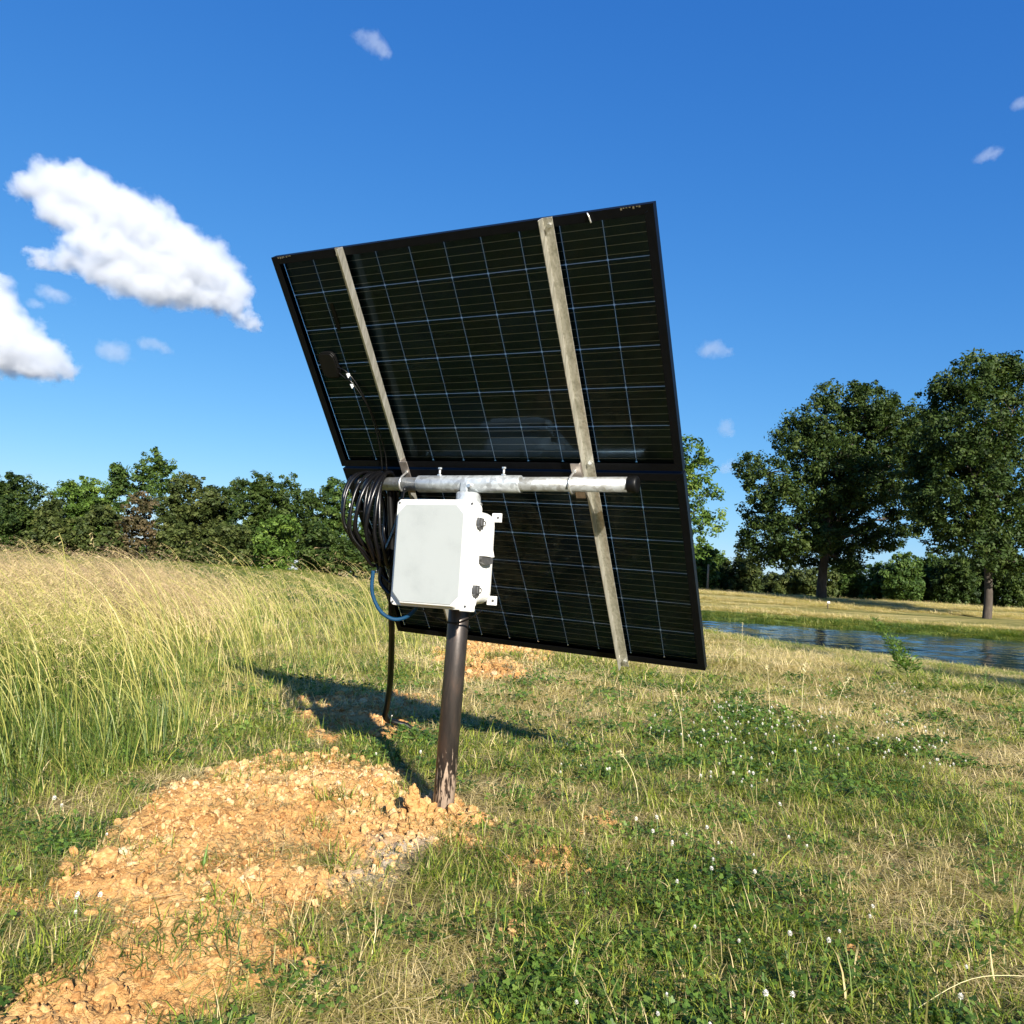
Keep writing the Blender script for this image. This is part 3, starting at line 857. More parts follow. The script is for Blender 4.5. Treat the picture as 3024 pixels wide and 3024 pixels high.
Z_ = Vector((0, 0, EYE))
bl = [Vector(p) + Z_ for p in ((-.556, 3.253, .03), (-.556, 3.253, -.043), (-.540, 3.255, -.095), (-.506, 3.258, -.141), (-.458, 3.264, -.163), (-.410, 3.27, -.152), (-.372, 3.26, -.118), (-.36, 3.22, -.08))]
tag(MB().tube(curve(bl), .0078, 12).obj('blue_cable', M_blue), 'blue cable looping down from the black coil into the box bottom', 'cable')
def T1_(x_, y_): return float(terrain(np.array([float(x_)]), np.array([float(y_)]))[0])


gz = T1_(-.74, 5.3)
cd = [Vector(p) + Z_ for p in ((-.57, 3.60, .42), (-.545, 3.64, .15), (-.534, 3.70, -.14), (-.553, 3.92, -.30), (-.605, 4.35, -.56))] + \
     [Vector((-.685, 4.86, gz + .19)), Vector((-.715, 5.02, gz + .11)), Vector((-.700, 5.09, gz + .07)), Vector((-.645, 5.12, gz + .050)), Vector((-.585, 5.13, gz + .035)), Vector((-.53, 5.14, gz - .01))]
tag(MB().tube(curve(cd), [.0130 + .0050 * min(1, i / 60) for i in range(len(curve(cd)))], 14).obj('black_conduit', M_plast), 'black flexible conduit dropping from the coil into the soil', 'conduit')
wr = [Vector((-.33, 3.20, -.118)) + Z_, Vector((-.28, 3.25, -.150)) + Z_, Vector((-.21, 3.285, -.165)) + Z_, Vector((-.145, 3.25, -.14)) + Z_, Vector((-.10, 3.18, -.105)) + Z_]
tag(MB().tube(curve(wr), .004, 8).obj('black_lead', M_rubber), 'thin black lead sagging in front of the pole under the box', 'cable')


# ------------------------------------------------------------------ scattering helper (geometry nodes)
def scatter(name, P, rot, scale, pick, variants, itint, mat=None):
    """one object: instances of a few small meshes on given points"""
    me = bpy.data.meshes.new(name); P = np.asarray(P, np.float32); n = len(P)
    me.vertices.add(n); me.vertices.foreach_set('co', P.ravel())
    for nm, ty, key, val in (('rot', 'FLOAT_VECTOR', 'vector', rot), ('scl', 'FLOAT_VECTOR', 'vector', scale), ('pick', 'INT', 'value', pick), ('itint', 'FLOAT', 'value', itint)):
        a = me.attributes.new(nm, ty, 'POINT'); a.data.foreach_set(key, np.asarray(val, np.int32 if ty == 'INT' else np.float32).ravel())
    o = link(name, me)
    ng = bpy.data.node_groups.new(name, 'GeometryNodeTree')
    ng.interface.new_socket('Geometry', in_out='INPUT', socket_type='NodeSocketGeometry'); ng.interface.new_socket('Geometry', in_out='OUTPUT', socket_type='NodeSocketGeometry')
    gi = ng.nodes.new('NodeGroupInput'); go = ng.nodes.new('NodeGroupOutput'); jn = ng.nodes.new('GeometryNodeJoinGeometry')

    def attr(nm, ty):
        a = ng.nodes.new('GeometryNodeInputNamedAttribute'); a.data_type = ty; a.inputs[0].default_value = nm; return a.outputs[0]
    ar, asc, ap = attr('rot', 'FLOAT_VECTOR'), attr('scl', 'FLOAT_VECTOR'), attr('pick', 'INT')
    e2r = ng.nodes.new('FunctionNodeEulerToRotation'); ng.links.new(ar, e2r.inputs[0])
    for k, vm in enumerate(variants):
        src = bpy.data.objects.new(name + '_source', vm)
        oi = ng.nodes.new('GeometryNodeObjectInfo'); oi.inputs['Object'].default_value = src; oi.transform_space = 'ORIGINAL'
        cp = ng.nodes.new('FunctionNodeCompare'); cp.data_type = 'INT'; cp.operation = 'EQUAL'; ng.links.new(ap, cp.inputs[2]); cp.inputs[3].default_value = k
        ip = ng.nodes.new('GeometryNodeInstanceOnPoints')
        ng.links.new(gi.outputs[0], ip.inputs['Points']); ng.links.new(cp.outputs[0], ip.inputs['Selection']); ng.links.new(oi.outputs['Geometry'], ip.inputs['Instance'])
        ng.links.new(e2r.outputs[0], ip.inputs['Rotation']); ng.links.new(asc, ip.inputs['Scale']); ng.links.new(ip.outputs[0], jn.inputs[0])
    ng.links.new(jn.outputs[0], go.inputs[0])
    md = o.modifiers.new('scatter', 'NODES'); md.node_group = ng
    return o


def blades_mesh(name, n, rad, hlo, hhi, wlo, whi, bend, mat, tint, seg=3, flat=0.0, seed=0, lean=None, mess=.45):
    """a patch of n curved tapering blades"""
    r = np.random.default_rng(seed)
    a = r.uniform(0, 2 * np.pi, n); d = rad * np.sqrt(r.uniform(0, 1, n)); bx_, by_ = d * np.cos(a), d * np.sin(a)
    h = r.uniform(hlo, hhi, n); wd = r.uniform(wlo, whi, n); az = r.uniform(0, 2 * np.pi, n); bd = r.uniform(.2, 1, n) * bend
    isf = r.uniform(0, 1, n) < flat
    dx, dy = np.cos(az), np.sin(az)
    if lean is not None: dx = dx * .6 + lean[0]; dy = dy * .6 + lean[1]
    V = []; ks = np.linspace(0, 1, seg + 1)
    th0 = np.where(isf, r.uniform(1.15, 1.5, n), np.abs(r.normal(0, mess, n))); px, pz = np.zeros(n), np.zeros(n) - .005
    pz = np.where(isf, r.uniform(.002, .018, n), pz)
    rows = []
    fx = r.uniform(-1, 1, n); side = np.stack([-dy + fx * .4 * dx, dx + fx * .4 * dy], 1); side /= np.linalg.norm(side, axis=1)[:, None]
    for k in range(seg + 1):
        t = ks[k]; wv = wd * (1 - t ** 2.2) * .5 * (1 if k else .8)
        cx, cy_ = bx_ + dx * px, by_ + dy * px
        rows.append(np.stack([cx - side[:, 0] * wv, cy_ - side[:, 1] * wv, pz], 1)); rows.append(np.stack([cx + side[:, 0] * wv, cy_ + side[:, 1] * wv, pz], 1))
        th = np.minimum(th0 + bd * (t + .5 / seg) * 1.4, np.where(isf, 1.62, 2.4)); px = px + np.sin(th) * h / seg; pz = pz + np.cos(th) * h / seg
        pz = np.maximum(pz, .003)
    Vv = np.stack(rows, 1).reshape(-1, 3); q = 2 * (seg + 1)
    f = np.array([[2 * k, 2 * k + 1, 2 * k + 3, 2 * k + 2] for k in range(seg)]); Fv = (np.arange(n)[:, None, None] * q + f[None]).reshape(-1, 4)
    tn = tint(r, n, isf); return mesh_from(name, Vv, Fv, [mat], True, tint=np.repeat(tn, q))


def t_mix(green, straw, p):
    def f(r, n, isf):
        s = (r.uniform(0, 1, n) < p) | (isf & (r.uniform(0, 1, n) < .75))
        return np.where(s, r.uniform(*straw, n), r.uniform(*green, n))
    return f


def clover_mesh(seed):
    r = np.random.default_rng(seed); V = []; Fc = []; T = []
    for i in range(46):
        a = r.uniform(0, 6.28); d = .095 * math.sqrt(r.uniform()); cx, cy_ = d * math.cos(a), d * math.sin(a); h = r.uniform(.010, .050); tv = r.uniform(0, .8)
        tx, ty = r.normal(0, .35, 2); s0 = r.uniform(.0034, .0060)
        for l in range(3):
            an = a * 3 + l * 2.094; ox, oy = cx + math.cos(an) * s0 * .95, cy_ + math.sin(an) * s0 * .95; o = len(V)
            for k in range(6):
                b_ = k * 1.047; x = ox + s0 * math.cos(b_); y = oy + s0 * .9 * math.sin(b_); V.append((x, y, h + (x - cx) * tx + (y - cy_) * ty)); T.append(tv)
            Fc += [(o, o + 1, o + 2, o + 3), (o, o + 3, o + 4, o + 5)]
        o = len(V); V += [(cx * .7, cy_ * .7, 0), (cx * .7 + .0012, cy_ * .7, 0), (cx + .0012, cy_, h), (cx, cy_, h)]; T += [.6] * 4; Fc.append((o, o + 1, o + 2, o + 3))
    return mesh_from('clover_patch', np.array(V), np.array(Fc), [M_clover], False, tint=T)


def view_pts(n, y0, y1, dens_pow=1.0, half=.72, seed=0):
    """random plan positions in a wedge in front of the viewer, density falling with distance"""
    r = np.random.default_rng(seed); u = r.uniform(0, 1, n)
    y = y0 * (y1 / y0) ** u if dens_pow == 1 else (y0 ** (2 - dens_pow) + u * (y1 ** (2 - dens_pow) - y0 ** (2 - dens_pow))) ** (1 / (2 - dens_pow))
    x = r.uniform(-1, 1, n) * (half * y + (.25 if half < 1 else 1.2)); return x, y, r


# short grass: green patches and straw patches
tg = t_mix((0, .55), (.68, 1), .20); ts = t_mix((.2, .6), (.66, 1), .80)
VG = [blades_mesh('grass_patch', 80, .10, .03, .10, .0022, .0050, 1.5, M_grass, tg, 3, .30, s, mess=.75) for s in range(6)]
VS = [blades_mesh('straw_patch', 70, .12, .04, .14, .0016, .0038, .9, M_grass, ts, 3, .80, 50 + s, mess=.9) for s in range(5)]
VL = [blades_mesh('long_grass_patch', 42, .06, .07, .22, .003, .0065, 1.7, M_grass, t_mix((.05, .55), (.7, .95), .15), 4, .05, 80 + s, mess=.8) for s in range(4)]
VA = VG + VS + VL

x, y, r = view_pts(44000, 1.2, 26, 1.15, 1.05, 1)
keep = ((soil_mask(x, y) < r.uniform(.15, 1.0, len(x))) | (r.uniform(0, 1, len(x)) < .06 + .50 * sstep(.52, .60, fbm(x * 3, y * 3, 17)))) & (np.hypot(x + .21, y - 3.34) > .09) & (crest_d(x, y) < 14)
keep &= (r.uniform(0, 1, len(x)) < np.where(soft([GREY], x, y, .1, .3, 8) > .5, .25, 1))
keep &= np.hypot(x + .62, (y - 5.0) * .55) > .22
x, y = x[keep], y[keep]; n = len(x)
dry = soft(DRY, x, y, .25, .9, 2.2, 15); clo = soft(CLOVER, x, y, .15, .6, 3, 25)
wild = fbm(x * 1.1, y * 1.1, 61)
pd = np.clip(.50 + .20 * sstep(3.6, 6.5, y) + .5 * dry - .12 * clo + (wild - .5) * 1.6, .10, .97)
isd = r.uniform(0, 1, n) < pd
lng = (~isd) & (r.uniform(0, 1, n) < .05 + .25 * sstep(.58, .68, fbm(x * 2.3, y * 2.3, 66)))
pick = np.where(isd, 6 + r.integers(0, 5, n), np.where(lng, 11 + r.integers(0, 4, n), r.integers(0, 6, n)))
dist = np.clip(y / 4.5, .75, 2.2)
sc = (r.uniform(.75, 1.25, n) * dist)[:, None] * np.ones((1, 3)); sc[:, 2] *= np.where(lng, .9, 1) / dist ** .55
rot = np.stack([r.normal(0, .10, n), r.normal(0, .10, n), r.uniform(0, 6.28, n)], 1)
it = (wild - .5) * .35 + r.normal(0, .07, n) - .06 * clo + .07 * sstep(3.4, 6, y)
z = terrain(x, y)
o = scatter('short_grass', np.stack([x, y, z], 1), rot, sc, pick, VA, it)
tag(o, 'short mown grass with straw litter covering the ground', 'grass', kind='stuff')

# clover leaves
x, y, r = view_pts(16000, 1.45, 9, 1.1, .72, 2)
c = soft(CLOVER, x, y, .15, .6, 3, 25); keep = (r.uniform(0, 1, len(x)) < c * .18 * sstep(.40, .62, fbm(x * 4, y * 4, 71)) * 1.2 + .04) & (soil_mask(x, y) < .3)
x, y = x[keep], y[keep]; n = len(x)
o = scatter('clover_leaves', np.stack([x, y, terrain(x, y) + .004], 1), np.stack([r.normal(0, .08, n), r.normal(0, .08, n), r.uniform(0, 6.28, n)], 1),
            (r.uniform(.8, 1.15, n) * np.clip(y / 3.5, .9, 1.8))[:, None] * np.ones((1, 3)), r.integers(0, 4, n), [clover_mesh(s) for s in range(4)], r.normal(.0, .12, n) + (fbm(x * 3, y * 3, 5) - .5) * .5)
tag(o, 'dark green clover leaves growing low among the grass', 'clover', kind='stuff')

# tall seeding grass on the left, heads bowed to the left
def stalks_mesh(seed, n, golden):
    r = random.Random(seed); V = []; Fc = []; T = []

    def ribbon(P, w0, w1, tv0, tv1, face):
        o = len(V); k = len(P)
        for i, p in enumerate(P):
            t = i / (k - 1); w_ = w0 + (w1 - w0) * t; V.append(p - face * w_ / 2); V.append(p + face * w_ / 2); T.extend([tv0 + (tv1 - tv0) * t] * 2)
        for i in range(k - 1): Fc.append((o + 2 * i, o + 2 * i + 1, o + 2 * i + 3, o + 2 * i + 2))
    for i in range(n):
        a = r.uniform(0, 6.28); d = .16 * math.sqrt(r.random()); base = Vector((d * math.cos(a), d * math.sin(a), -.01))
        Hh = r.uniform(.75, 1.30); az = math.pi + r.gauss(0, .35); dr = Vector((math.cos(az), math.sin(az) * .9, 0)); face = Vector((r.uniform(-1, 1), r.uniform(-1, 1), r.uniform(-.3, .3))).normalized()
        th = r.uniform(.05, .35); P = [base.copy()]; p = base.copy(); segs = 9; b = r.uniform(.7, 1.7)
        for k in range(segs):
            t = (k + 1) / segs; an = th + b * t ** 2.6 * 1.15; p = p + (dr * math.sin(an) + Vector((0, 0, 1)) * math.cos(an)) * Hh / segs; P.append(p.copy())
        gg = r.uniform(-.12, .22); ribbon(P, .0062, .0034, .24 + golden + gg, .68 + golden * .6 + gg * .5, face)
        # seed head: spikelets along the last part, hanging
        hv = r.uniform(.80, 1.0)
        for k in range(r.randint(9, 15)):
            t = 1 - r.random() * .26; f = t * segs; i0 = min(int(f), segs - 1); q = P[i0].lerp(P[i0 + 1], f - i0)
            dd = Vector((r.gauss(0, .5) - .5, r.gauss(0, .6), r.uniform(-.9, .3))).normalized(); L = r.uniform(.015, .038) * (1.3 - t * .4)
            ribbon([q, q + dd * L * .5, q + dd * L - Vector((0, 0, L * .3))], .0025, .0048, hv, hv, Vector((r.uniform(-1, 1), r.uniform(-1, 1), r.uniform(-1, 1))).normalized())
        if r.random() < .7:   # a long leaf
            az2 = r.uniform(0, 6.28) if r.random() < .4 else az; d2 = Vector((math.cos(az2), math.sin(az2), 0)); q = P[r.randint(0, 3)].copy(); L = r.uniform(.2, .45); PP = [q.copy()]
            for k in range(5):
                an = .5 + k * .38; q = q + (d2 * math.sin(an) + Vector((0, 0, 1)) * math.cos(an)) * L / 5; PP.append(q.copy())
            ribbon(PP, .006, .001, r.uniform(.05, .5), r.uniform(.2, .6), Vector((-d2.y, d2.x, .2)).normalized())
    return mesh_from('tall_grass_tuft', np.array([tuple(v) for v in V]), np.array(Fc), [M_tall], True, tint=T)


VT = [stalks_mesh(s, 8, .0) for s in range(4)] + [stalks_mesh(20 + s, 13, .10) for s in range(3)]
VB = [blades_mesh('leafy_grass_patch', 48, .14, .12, .42, .004, .0075, 1.5, M_tall, lambda r, n, f: r.uniform(0, .55, n), 5, .02, 120 + s, (-.5, 0)) for s in range(4)]
x, y, r = view_pts(12500, 3.0, 34, 1.25, .99, 3)
d = poly_sd(x, y, TALL); ok = d + (fbm(x * 1.2, y * 1.2, 12) - .5) * np.clip(y * .12, .5, 2) > 0
x, y, d = x[ok], y[ok], d[ok]; n = len(x)
gold = sstep(5.0, 11, y) * .30 + (fbm(x * .6, y * .6, 6) - .5) * .3
edge_ = sstep(0, .7, d / np.clip(y / 6, .8, 3))
hs_ = np.interp(y, [3, 5, 8, 12, 34], [.74, .92, 1.12, 1.2, 1.2]) * (.80 + .2 * edge_) * r.uniform(.8, 1.15, n) * (.74 + .5 * fbm(x * .55, y * .55, 23))
leafy = r.uniform(0, 1, n) < np.where(y < 7, .62, .38)
ok = r.uniform(0, 1, n) < np.where(leafy, 1, .20 + .40 * edge_) * sstep(.28, .5, fbm(x * 1.3, y * 1.3, 29) + .08)
x, y, hs_, leafy, gold = x[ok], y[ok], hs_[ok], leafy[ok], gold[ok]; n = len(x)
dist = np.clip(y / 6, .85, 2.2)
pick = np.where(leafy, 7 + r.integers(0, 4, n), np.where(r.uniform(0, 1, n) < sstep(5, 10, y), 4 + r.integers(0, 3, n), r.integers(0, 4, n)))
sc = np.stack([dist * r.uniform(.9, 1.1, n)] * 2 + [hs_ * np.where(leafy, 1.1, 1)], 1); sc[:, 0] = np.where(leafy, sc[:, 0], np.minimum(sc[:, 0], 1.25)); sc[:, 1] = np.where(leafy, sc[:, 1], np.minimum(sc[:, 1], 1.25))
o = scatter('tall_grass', np.stack([x, y, terrain(x, y)], 1), np.stack([r.normal(0, .06, n), r.normal(-.06, .08, n), r.normal(0, .35, n)], 1), sc, pick, VT + VB, gold + r.normal(0, .06, n))
tag(o, 'tall pale golden seeding grass bowed to the left', 'tall grass', kind='stuff')

x, y, r = view_pts(4200, 4.2, 26, 1.1, .78, 33)
ok = in_poly(x, y, [(-1.75, 4.3), (-1.35, 6.2), (-1.05, 8.0), (-1.1, 10), (-2.2, 24), (-14, 26), (-30, 20), (-3, 4.5)]) & (r.uniform(0, 1, len(x)) < .24)
x, y = x[ok], y[ok]; n = len(x)
VX = [stalks_mesh(60 + s, 4, .02) for s in range(5)]
o = scatter('sparse_tall_grass', np.stack([x, y, terrain(x, y)], 1), np.stack([r.normal(0, .05, n), r.normal(-.05, .06, n), r.normal(0, .4, n)], 1), (r.uniform(.85, 1.5, n) * np.interp(y, [4, 8, 26], [.8, 1.0, 1.1]))[:, None] * np.ones((1, 3)), r.integers(0, 5, n), VX, r.normal(.05, .08, n))
tag(o, 'scattered bowed seeding stalks right of the dense tall grass', 'tall grass', kind='stuff')

# knee-high rough grass left of the panels and towards the pond, and tufts along the banks
x, y, r = view_pts(22000, 5, 95, 1.1, .78, 4)
t1 = poly_sd(x, y, [(-40, 4), (-1.9, 4), (-1.0, 7), (-.8, 9), (-1.5, 14), (-1.0, 20), (6, 22), (0, 34), (-12, 90), (-70, 92), (-70, 30)])
ok = (t1 > 0) | ((crest_d(x, y) > -1.2) & (crest_d(x, y) < 12) & (shore_d(x, y) < -10)) | ((shore_d(x, y) > -.3) & (shore_d(x, y) < 7))
ok &= (soil_mask(x, y) < .15) & ~((x > -1.75) & (y < 7.6)) & ~((x > -.9) & (y < 11))
ok &= (terrain(x, y, False) > WATER_Z + .02) & (r.uniform(0, 1, len(x)) < .9)
ok &= ~((x > .5) & (crest_d(x, y) > -3) & (crest_d(x, y) < 2.5) & (y < 30) & (r.uniform(0, 1, len(x)) < .85))
x, y = x[ok], y[ok]; n = len(x); dist = np.clip(y / 6, 1, 5.0)
sc = np.stack([dist * r.uniform(.8, 1.1, n)] * 2 + [r.uniform(.30, .65, n) * np.clip(12 / y, .7, 1) * np.where((x > .5) & (shore_d(x, y) < -10), .4, 1)], 1)
o = scatter('rough_grass', np.stack([x, y, terrain(x, y)], 1), np.stack([r.normal(0, .08, n), r.normal(-.04, .08, n), r.uniform(-.6, .6, n)], 1), sc, r.integers(0, 4, n), VB, .02 + (fbm(x * .5, y * .5, 90) - .45) * .7 + r.normal(0, .08, n))
tag(o, 'rough knee-high green grass beyond the pole and on the pond banks', 'grass', kind='stuff')


x, y, r = view_pts(60000, 44, 98, .6, .80, 41)
sd_ = shore_d(x, y); rows = vnoise(x * .05 + 3, (y + .25 * x) * .34, 7) * .6 + fbm(x * .3, y * .9, 8) * .4
ok = (sd_ > 5) & (sd_ < 46) & (x > 2) & (rows + r.uniform(-.08, .08, len(x)) > .50)
x, y = x[ok], y[ok]; n = len(x)
o = scatter('mown_hay', np.stack([x, y, terrain(x, y)], 1), np.stack([r.normal(0, .1, n), r.normal(0, .1, n), r.uniform(0, 6.28, n)], 1), np.stack([r.uniform(4, 7, n), r.uniform(3, 5, n), r.uniform(2.5, 5, n)], 1), r.integers(0, 5, n), VS, r.normal(.10, .1, n))
tag(o, 'pale mown hay lying in rough windrows on the far field', 'hay', kind='stuff')

x, y, r = view_pts(9000, 6.5, 24, 1.1, .78, 71); c_d = crest_d(x, y)
ok = (x > 1.5) & (c_d > -.45) & (c_d < 1.6) & (fbm(x * 1.3, y * .9, 72) > .44)
x, y = x[ok], y[ok]; n = len(x)
o = scatter('crest_weeds', np.stack([x, y, terrain(x, y)], 1), np.stack([r.normal(0, .12, n), r.normal(0, .12, n), r.uniform(0, 6.28, n)], 1), (r.uniform(.8, 1.5, n))[:, None] * np.ones((1, 3)), r.integers(0, 4, n), VL, r.normal(-.02, .09, n))
tag(o, 'ragged green weeds fringing the crest above the pond', 'weeds', kind='stuff')

# ------------------------------------------------------------------ clods
def rock_mesh(name, seed, mat, sub=2, rough=.09):
    import bmesh
    r = np.random.default_rng(seed); bm = bmesh.new(); bmesh.ops.create_icosphere(bm, subdivisions=sub, radius=1)
    dirs = r.normal(0, 1, (9, 3)); dirs /= np.linalg.norm(dirs, axis=1)[:, None]; offs = r.uniform(.55, .95, 9); st = r.uniform(.75, 1.2, 3)
    for v in bm.verts:
        p = np.array(v.co); dd = dirs @ p; over = np.maximum(dd - offs, 0); p = p - (dirs * over[:, None]).sum(0) * .9
        p = p * (1 + r.normal(0, .05)); v.co = Vector(p * st * (1 + r.normal(0, rough)))
    me = bpy.data.meshes.new(name); bm.to_mesh(me); bm.free(); me.materials.append(mat); return me


VR = [rock_mesh('clod', s, M_soilrock, 2) for s in range(8)]
x, y, r = view_pts(620000, 1.5, 14, 1.1, .72, 6); k = soil_mask(x, y); near = np.hypot(x + .21, y - 3.34)
ok = (r.uniform(0, 1, len(x)) < k * (.75 + .25 * (near < .4)) * np.where(y > 5, .5, 1)); x, y, near = x[ok], y[ok], near[ok]; n = len(x)
sz = np.clip(.0021 * r.pareto(1.75, n) + .0021, 0, .020) * (1 + .6 * np.exp(-(near / .25) ** 2)) * np.clip(y / 3.8, .8, 2.4)
big = sz > .03; sz = np.where((near < .06), .004, sz)
sc = sz[:, None] * np.stack([r.uniform(.8, 1.2, n), r.uniform(.8, 1.2, n), r.uniform(.6, 1, n)], 1)
gr = soft([GREY], x, y, .1, .3, 8)
o = scatter('loose_soil', np.stack([x, y, terrain(x, y) + sz * .2], 1), r.uniform(0, 6.28, (n, 3)), sc, r.integers(0, 8, n), VR, r.normal(0, .09, n) + .02 + .22 * gr + (fbm(x * 2.5, y * 2.5, 44) - .5) * .5)
tag(o, 'loose crumbly orange clay soil spread round the pole foot', 'soil', kind='stuff')
cl = [(-.42, 3.32, .05, .05), (-.135, 3.22, .035, .03), (-.09, 3.30, .03, .03), (-.25, 3.20, .035, .03), (-.50, 2.98, .035, .03), (-1.30, 2.93, .06, .045),
      (-1.25, 2.66, .075, .05), (-1.12, 2.72, .06, .05), (-1.33, 2.58, .05, .04), (-1.43, 2.37, .05, .04), (-.75, 1.92, .055, .045), (-.84, 1.86, .05, .04), (-.64, 1.98, .045, .03), (-.40, 2.92, .03, .03), (-1.22, 3.15, .04, .03),
      (-.9, 2.2, .045, .03), (-1.08, 2.45, .05, .04), (.07, 2.19, .035, .025), (-.55, 3.75, .04, .03), (-.72, 4.1, .045, .035), (-1.0, 2.98, .04, .03), (-.17, 3.42, .03, .03)]
CM = [rock_mesh('soil_clod', 100 + s, M_soilclod, 3, .055) for s in range(5)]
for q, (cx, cy_, s, hgt) in enumerate(cl):
    o = link('soil_clod', CM[q % 5]); o.location = (cx, cy_, float(terrain(np.array([cx]), np.array([cy_]))[0]) + hgt * .3); o.scale = (s * .62, s * .55, hgt * .6); o.rotation_euler = (.2 * random.random(), .2 * random.random(), random.random() * 6)
    tag(o, 'fist sized lump of orange clay lying loose among smaller crumbs', 'clod', 'loose clay clods on the ground')

import bmesh
bm = bmesh.new(); rk = random.Random(8)
for k in range(80):
    t = rk.random(); a_ = rk.uniform(0, 6.28); q_ = .060 * (1 - t) ** .6 * math.sqrt(rk.random()); R0 = rk.uniform(.009, .022) * (1 - .25 * t)
    mx_ = Matrix.Translation((q_ * math.cos(a_), q_ * .8 * math.sin(a_), t * .125)) @ Matrix.Rotation(rk.uniform(0, 6), 4, 'X') @ Matrix.Rotation(rk.uniform(0, 6), 4, 'Z')
    g_ = bmesh.ops.create_icosphere(bm, subdivisions=2, radius=R0, matrix=mx_)
    for v in g_['verts']: v.co += Vector((rk.gauss(0, 1), rk.gauss(0, 1), rk.gauss(0, 1))) * R0 * .16
me = bpy.data.meshes.new('soil_lump'); bm.to_mesh(me); bm.free(); me.materials.append(M_soilclod)
tag(link('soil_lump', me, loc=(-.325, 3.25, T1_(-.325, 3.25) - .008)), 'tallest knobbly lump of orange clay standing left of the pole foot', 'clod')


# ------------------------------------------------------------------ white clover flowers
def flower_mesh(seed):
    r = random.Random(seed); b = MB(); h = r.uniform(.07, .12); bx_ = r.uniform(-.02, .02)
    b.tube(curve([(0, 0, 0), (bx_ * .3, 0, h * .5), (bx_, 0, h)], 3), .0011, 4, False, mi=0)
    for k in range(26):
        ph = math.acos(1 - 1.75 * (k + .5) / 26); th = k * 2.4; d_ = Vector((math.sin(ph) * math.cos(th), math.sin(ph) * math.sin(th), math.cos(ph)))
        c_ = Vector((bx_, 0, h)) + d_ * .004; s_ = d_.cross(Vector((0, 0, 1))).normalized() * .0017 if abs(d_.z) < .99 else Vector((.0017, 0, 0))
        tip = Vector((bx_, 0, h)) + d_ * .0095; tip.z += .0015
        b.add([c_ - s_, c_ + s_, tip + s_ * .8, tip - s_ * .8], [(0, 1, 2, 3)], False, 1)
    me = mesh_from('clover_flower', b.V, b.F, [M_stem, M_flower]); me.polygons.foreach_set('material_index', b.M); return me


FM = [flower_mesh(s) for s in range(6)]
fr = np.random.default_rng(77); cnt = 0
spots = []
for poly, m_ in ((CLOVER[0], 165), (CLOVER[1], 34), (CLOVER[3], 14), (CLOVER[4], 4), (CLOVER[5], 5), (CLOVER[2], 6), ([(3.0, 5.6), (4.4, 8.5), (3.6, 9.5), (2.3, 7)], 26), ([(.3, 2.8), (.9, 3.5), (1.4, 3.3), (1.0, 2.7)], 12)):
    xs = [p[0] for p in poly]; ys = [p[1] for p in poly]; k = 0
    while k < m_:
        px, py = fr.uniform(min(xs), max(xs)), fr.uniform(min(ys), max(ys))
        if in_poly(np.array([px]), np.array([py]), poly)[0] and fbm(np.array([px * 2.5]), np.array([py * 2.5]), 93)[0] + fr.uniform(-.12, .12) > .5: spots.append((px, py)); k += 1
zs = terrain(np.array([s[0] for s in spots]), np.array([s[1] for s in spots]))
for (px, py), zz in zip(spots, zs):
    o = link('clover_flower', FM[fr.integers(0, 6)]); o.location = (px, py, zz + .01); s = fr.uniform(.55, .9) * (.78 if py < 3 else 1); o.scale = (s, s, s * 1.1); o.rotation_euler = (fr.normal(0, .15), fr.normal(0, .15), fr.uniform(0, 6.28))
    tag(o, 'white clover flower head on a thin stem in the grass', 'clover flower', 'white clover flowers in the grass')


# ------------------------------------------------------------------ single plants near the pond edge and on the grass
def weed(name, loc, h, lean, label, seed, n=90):
    r = random.Random(seed); root = empty(name, loc); tag(root, label, 'weed')
    st = [Vector((lean[0] * t ** 1.5 * h, lean[1] * t * h, h * t)) for t in [i / 8 for i in range(9)]]
    MB().tube(st, [.006 - .005 * i / 8 for i in range(9)], 6).obj('stem', M_stem, root)
    V = []; Fc = []; T = []
    for k in range(n):
        t = r.uniform(.05, 1) ** .8; f = t * 8; i0 = min(int(f), 7); q = st[i0].lerp(st[i0 + 1], f - i0)
        a = k * 2.4; L = h * (.16 * (1 - t) + .055) * r.uniform(.7, 1.2); d_ = Vector((math.cos(a), math.sin(a), r.uniform(.2, .8))).normalized(); s_ = d_.cross(Vector((0, 0, 1))).normalized() * L * .13
        for j in range(3):
            q2 = q + d_ * L * (.3 + .33 * j); dd = (d_ + Vector((r.gauss(0, .5), r.gauss(0, .5), r.gauss(0, .3)))).normalized(); LL = L * .5; ss = dd.cross(Vector((r.gauss(0, 1), 0, 1))).normalized() * LL * .22
            LL *= 1.25; o = len(V); V += [q2, q2 + dd * LL * .5 + ss, q2 + dd * LL, q2 + dd * LL * .5 - ss]; Fc.append((o, o + 1, o + 2, o + 3)); T += [r.uniform(.4, 1)] * 4
    me = mesh_from('foliage', np.array([tuple(v) for v in V]), np.array(Fc), [M_weed], False, tint=T); link('foliage', me, root); return root


M_weed = mat_plant('weed_leaves', [(0, (.045, .09, .014)), (.5, (.085, .155, .026)), (1, (.15, .21, .05))], .5, .4)


def T1(x_, y_): return float(terrain(np.array([float(x_)]), np.array([float(y_)]))[0])


